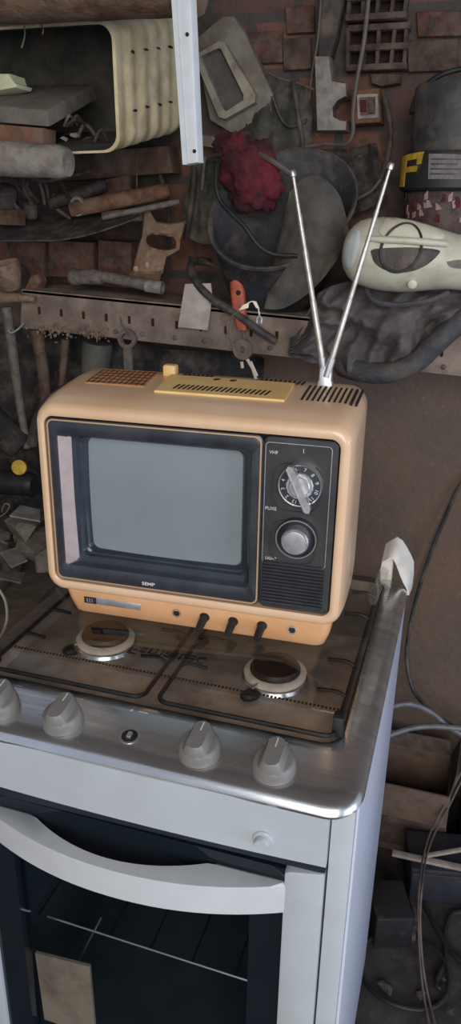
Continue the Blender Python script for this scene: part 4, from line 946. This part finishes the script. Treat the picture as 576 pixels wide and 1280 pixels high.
clothgrid('brown_rag', [(392, 186), (430, 186), (470, 178)], [(398, 262), (440, 268), (486, 248)], 1.07, 1.05, 'tarp', 'dark brown rag hanging on the wall between the two aerials', 'rag', .02, 19., 24, 20, .015, .004, 5.)

# under the ledge
clothgrid('dark_tarp', [(-40, 400), (60, 415), (180, 432), (330, 448)], [(-40, 720), (60, 720), (180, 720), (330, 700)], 1.03, 1.055, 'tarp', 'dark tarpaulin hanging under the ledge behind the television', 'tarp', .03, 2., 50, 34, .02, .004, 10.)
tag(MB().tube([at(8, 384, .90), at(16, 440, .90), at(24, 500, .895), at(34, 560, .89)], [.012, .012, .010, .009], 10).build('iron_bar', 'mid_iron'), 'leftmost of three bars propped under the left end of the ledge', 'bar')
tag(MB().tube([at(46, 412, .925), at(54, 465, .925), at(60, 530, .92)], [.015, .014, .012], 10).build('wooden_stake', 'dark_wood'), 'brown stake in the middle of the bars under the left ledge', 'stake')
tag(MB().tube([at(82, 424, .94), at(78, 470, .94), at(72, 540, .94)], [.010, .008, .007], 10).build('wooden_stake', 'dark_wood'), 'thin brown stake nearest the television under the left ledge', 'stake')
tag(MB().tube([at(122, 428, .95), at(118, 480, .95), at(112, 560, .95)], [.034, .032, .03], 14).build('grey_pipe', 'bin_grey'), 'wide grey green pipe standing under the ledge left of the ring spanner', 'pipe')
cable('rubber_belt', [at(x, y, Y) for x, y, Y in ((40, 556, .80), (48, 522, .80), (66, 498, .80), (92, 482, .81), (120, 474, .83), (150, 476, .85))], .012, 'leather', 'curved dark rubber belt emerging behind the television at the left', 'belt')
lidp = at(25, 584, .83); tag(MB().lathe([(.017, 0), (.018, .003), (.017, .009), (.008, .011)], lidp, (.3, -1, .25), 28).build('yellow_cap', 'yellow'), 'round yellow cap among dark clutter at the left edge', 'cap')
roll('dark_bottle', at(-14, 600, .84), at(44, 606, .84), .03, .028, 'drum_dark', 'dark bottle lying right under the yellow cap', 'bottle', seed=9)
roll('motor_housing', at(-20, 520, .86), at(26, 560, .88), .04, .034, 'tarp', 'dark motor housing above the yellow cap at the left edge', 'motor', seed=12, wob=.2)
cable('wire_curl', [at(x, y, .79) for x, y in ((2, 640), (6, 630), (12, 632), (8, 640), (0, 646))], .0014, 'galv', 'small curl of bright wire above the rubble at the left edge', 'wire')
# side bench with rubble left of the stove
bt = ZT - .13
bench = empty('side_bench', (-.72, .62, 0), 0, 'low dusty wooden bench heaped with rubble left of the stove', 'bench')
MB().box(-.38, .38, -.42, .22, bt - .04, bt, .004).build('bench_top', 'bench_wood', bench)
for x in (-.33, .33):
    for y in (-.36, .17): MB().box(x - .03, x + .03, y - .03, y + .03, 0, bt - .04, .003).build('leg', 'bench_wood', bench)
hr = random.Random(17)
for k in range(26):
    x = hr.uniform(-.62, -.37); y = hr.uniform(.26, .74); s = hr.uniform(.02, .055); z = bt + s * .5 + (hr.uniform(.0, .05) if k > 9 else 0)
    mt = Matrix.Rotation(hr.uniform(0, 6), 3, 'Z') @ Matrix.Rotation(hr.uniform(-.4, .4), 3, 'X')
    tag(MB().hull((x, y, z), s * hr.uniform(.8, 1.5), s, s * hr.uniform(.5, .9), 18, hr, mt).build('rubble_chunk', 'rubble', smooth=False), 'grey chunk of rubble heaped on the bench left of the television', 'rubble', 'rubble chunks on the side bench')
for k, (P, Y, lab) in enumerate(((((12, 644), (26, 631), (50, 637), (50, 651)), .66, 'pale flat sheet of zinc on top of the rubble beside the television'), (((0, 690), (20, 684), (34, 700), (14, 708)), .50, 'small grey metal offcut on the rubble at the left edge'), (((4, 712), (32, 716), (26, 728), (0, 722)), .46, 'dark folded metal strip at the foot of the rubble'))):
    a_ = [atz(x, y, bt + (.13, .10, .09)[k]) for x, y in P]
    tag(MB().prism(a_, (0, 0, -.003)).build('sheet_metal_scrap', ('zinc_sheet', 'zinc_sheet', 'mid_iron')[k]), lab, 'metal scrap')
cable('white_wire', [atz(x, y, ZT - .02) for x, y in ((0, 738), (7, 752), (9, 772), (4, 790), (-4, 800))], .0022, 'white_plastic', 'short pale wire hanging beside the left rim of the stove', 'wire')

# right of the stove: floor clutter
cable('green_cable', [at(x, y, Y) for x, y, Y in ((600, 590, 1.085), (576, 606, 1.085), (556, 648, 1.08), (538, 692, 1.07), (520, 748, 1.06), (511, 790, 1.04), (508, 826, 1.02), (516, 862, 1.0), (536, 886, .98), (560, 904, .97), (585, 916, .96))], .0045, 'cable_green', 'dark green cable hanging down the wall right of the stove')
cable('electric_cable', [at(x, y, Y) for x, y, Y in ((470, 892, .90), (488, 884, .92), (512, 880, .94), (538, 890, .95), (560, 908, .95), (590, 926, .95))], .0065, 'cable_grey', 'upper of two bluish grey cords beside the stove side panel', 'cord')
cable('electric_cable', [at(x, y, Y) for x, y, Y in ((470, 928, .88), (490, 918, .90), (516, 910, .92), (545, 908, .93), (590, 912, .94))], .0065, 'cable_grey', 'lower of two bluish grey cords beside the stove side panel', 'cord')
cb = empty('cardboard_box', (0.33, .96, 0), 0, 'open brown cardboard box on the floor right of the stove', 'box'); cbo = cb.location
fx0, fx1, fy0, fy1, ch = -.125, .065, -.10, .06, .19
b = MB(); o4 = [(fx0, fy0), (fx1, fy0), (fx1, fy1), (fx0, fy1)]; i4 = [(fx0 + .005, fy0 + .005), (fx1 - .005, fy0 + .005), (fx1 - .005, fy1 - .005), (fx0 + .005, fy1 - .005)]
b.loft([[(x, y, 0) for x, y in o4], [(x, y, ch) for x, y in o4], [(x, y, ch) for x, y in i4], [(x, y, .01) for x, y in i4]], True, True); b.build('carton', 'carton', cb)
MB().prism([(fx1 - .004, fy0, ch), (fx1 - .004, fy1, ch), (fx1 + .012, fy1 - .01, ch + .06), (fx1 + .006, fy0 + .02, ch + .05)], (.004, 0, 0)).build('box_flap', 'carton_dark', cb)
MB().prism([(fx0, fy1 - .004, ch), (fx1, fy1 - .004, ch), (fx1 - .01, fy1 + .012, ch + .03), (fx0, fy1 + .012, ch + .026)], (0, .004, 0)).build('box_flap', 'carton_dark', cb)
MB().box(-.10, fx1 + .001, fy0 - .0012, fy0 + .001, .02, .10).build('stained_panel', 'carton_dark', cb)
def fl(x, y, z=0.): p = atz(x, y, z); return p
nb = empty('dark_toolbox', fl(545, 1108, 0), R(12), 'dark navy plastic toolbox on the floor at the right edge', 'box')
MB().box(-.07, .16, -.05, .06, 0, .085, .006).build('toolbox_body', 'navy', nb); MB().box(-.073, .163, -.053, .063, .085, .10, .004).build('toolbox_lid', 'navy', nb)
for k, (a_, c_, lab) in enumerate((((490, 1066), (600, 1090), 'pale flat stick lying across the toolbox lid, nearest the viewer'), ((530, 1070), (600, 1058), 'pale thin stick behind the nearer stick by the toolbox'))):
    barbox('wooden_stick', atz(*a_, .115 if k == 0 else .122), atz(*c_, .115 if k == 0 else .125), .016 if k == 0 else .010, .007, 'stick', lab, 'stick')
kb = empty('dark_block', fl(480, 1160, 0), R(20), 'dark metal motor block on the floor close to the stove side', 'block')
MB().box(-.035, .045, -.05, .05, 0, .085, .006).build('block_body', 'drum_dark', kb)
for k in range(3): MB().box(.045, .055, -.045, .0, .012 + .027 * k, .030 + .027 * k, .003).build('cooling_fin', 'dark_iron', kb)
def hoop(name, cxp, cyp, r, tr, m, label, cat, zz=.01, tilt=0.):
    c = fl(cxp, cyp, zz); pts = [c + V((r * math.cos(t), r * math.sin(t) * .95, tilt * math.sin(t) + .004 * math.sin(3 * t))) for t in [2 * math.pi * k / 48 for k in range(48)]]
    tag(MB().tube(pts, tr, 8, closed=True).build(name, m), label, cat)
hoop('wire_hoop', 505, 1212, .088, .0045, 'rubber', 'large loop of black hose lying on the floor beside the stove', 'hose', .012)
hoop('wire_hoop', 478, 1146, .04, .0055, 'rubber', 'small coil of black hose on the floor against the stove side', 'hose', .012)
cable('twin_cord', [at(x, y, Y) for x, y, Y in ((590, 950, .92), (576, 966, .90), (556, 1006, .86), (538, 1040, .80), (528, 1075, .70)) ] + [fl(524, 1110, .16), fl(523, 1150, .10), fl(525, 1200, .05), fl(529, 1240, .02), fl(538, 1290, .012)], .0024, 'cable_brown', 'thin cord hanging from upper right and crossing the floor, left strand', 'cord')
cable('twin_cord', [at(x, y, Y) for x, y, Y in ((592, 956, .92), (579, 972, .90), (560, 1010, .86), (542, 1044, .80), (531, 1078, .70)) ] + [fl(527, 1112, .16), fl(525, 1152, .10), fl(528, 1202, .05), fl(534, 1240, .02), fl(546, 1290, .012)], .0024, 'cable_brown', 'thin cord hanging from upper right and crossing the floor, right strand', 'cord')
cable('floor_hose', [fl(x, y, .012) for x, y in ((530, 1130), (548, 1165), (566, 1192), (590, 1214))], .006, 'rubber', 'straight dark hose on the floor running to the right edge', 'hose')
cable('floor_hose', [fl(x, y, .012) for x, y in ((595, 1140), (566, 1142), (556, 1165), (556, 1200), (545, 1228), (552, 1236))], .0055, 'rubber', 'curved dark hose on the floor at the right edge', 'hose')
pr = random.Random(31)
pb = MB()
def pbf(u, v):
    th = 2 * math.pi * u; ph = math.pi * v; d_ = V((math.cos(th) * math.sin(ph), math.sin(th) * math.sin(ph), math.cos(ph)))
    return V((.50, .955, .195)) + V((d_.x * .07, d_.y * .06, d_.z * .10)) * (1 + .35 * noise.noise(d_ * 2.6 + V((1, 5, 3))) + .12 * noise.noise(d_ * 7))
pb.grid(pbf, 36, 24); tag(pb.build('plastic_bag', 'plastic_grey', angle=40), 'crumpled grey plastic bag slumped right of the cardboard box', 'bag')
tag(MB().box(.43, .64, .88, 1.05, 0, .10, .006).build('dark_crate', 'navy'), 'dark low crate on the floor under the grey plastic bag', 'crate')
for k in range(10):
    p = fl(pr.uniform(470, 576), pr.uniform(1100, 1270), 0); s = pr.uniform(.008, .02)
    tag(MB().hull((p.x, p.y, s * .4), s, s, s * .6, 12, pr).build('floor_scrap', 'dark_iron' if k % 2 else 'floor_mat', smooth=False), 'small scrap scattered on the dark floor right of the stove', 'scrap', 'scraps on the floor by the stove')

# strings and cobwebs
for k, (P, lab) in enumerate(((((170, 186), (171, 230), (170, 262)), 'thin dark string hanging under the middle of the cream crate'), (((30, 30), (31, 44), (27, 60)), 'left wisp of dusty cobweb hanging from the timber inside the crate mouth'), (((50, 29), (54, 36), (53, 43)), 'shorter wisp of dusty cobweb hanging from the timber right of the longer one'))):
    cable('hanging_string' if k == 0 else 'cobweb_strand', [at(x, y, .95 if k == 0 else .70) for x, y in P], .0014, 'dark_iron' if k == 0 else 'fluff', lab, 'string' if k == 0 else 'cobweb')

# hanging odds and ends on the wall behind
for P, Y, r, m, lab in ((((243, 208), (240, 250), (232, 300)), 1.0, .006, 'leather', 'dark strap hanging down just left of the grey green rag'),
    (((256, 196), (252, 240), (248, 280)), 1.02, .004, 'cable_brown', 'thin dusty cord hanging under the lower end of the white bar'),
    (((366, 100), (372, 140), (378, 186), (372, 214)), 1.03, .0045, 'hose', 'dark cord hanging between the tilted plate and the notched bracket'),
    (((340, 120), (352, 150), (366, 158), (384, 150)), 1.04, .003, 'cable_green', 'thin dark green wire sagging to the left of the notched bracket'),
    (((480, 120), (488, 160), (484, 200), (470, 236)), 1.05, .005, 'hose', 'dark cord hanging on the wall between switch box and black canister'),
    (((404, 200), (418, 222), (430, 262), (424, 300)), 1.0, .006, 'leather', 'dark strap hanging behind the two aerials right of the bucket'),
    (((476, 224), (462, 240), (440, 250), (424, 246)), 1.03, .0035, 'cable_brown', 'dusty thin cord strung on the wall left of the printed tin'),
    (((0, 226), (24, 218), (52, 226), (80, 222), (112, 214)), .93, .004, 'hose', 'dark cord lying over the scrap under the rolled sack'),
    (((196, 206), (206, 240), (212, 282), (206, 300)), 1.04, .005, 'hose', 'dark cord hanging behind the wooden saw handle')):
    cable('loose_cable', [at(x, y, Y) for x, y in P], r, m, lab, 'cord')
slab('tin_strip', [(252, 168), (300, 176), (296, 190), (250, 182)], 1.05, .012, 'plate_grey', 'dull grey strip of tin on the wall right under the tilted plate', 'strip')
slab('dark_plank', [(334, 196), (350, 196), (356, 236), (338, 236)], 1.06, .03, 'dark_wood', 'short dark plank on the wall directly above the grey hood', 'plank')
slab('slate_piece', [(436, 196), (468, 190), (478, 228), (446, 236)], 1.07, .025, 'bin_grey', 'grey slab leaning on the wall between aerial tip and canister', 'slab')
slab('timber_block', [(-20, 262), (22, 262), (22, 282), (-20, 280)], .885, .03, 'dark_wood', 'short dark timber block on the black sheet at the left edge', 'timber')
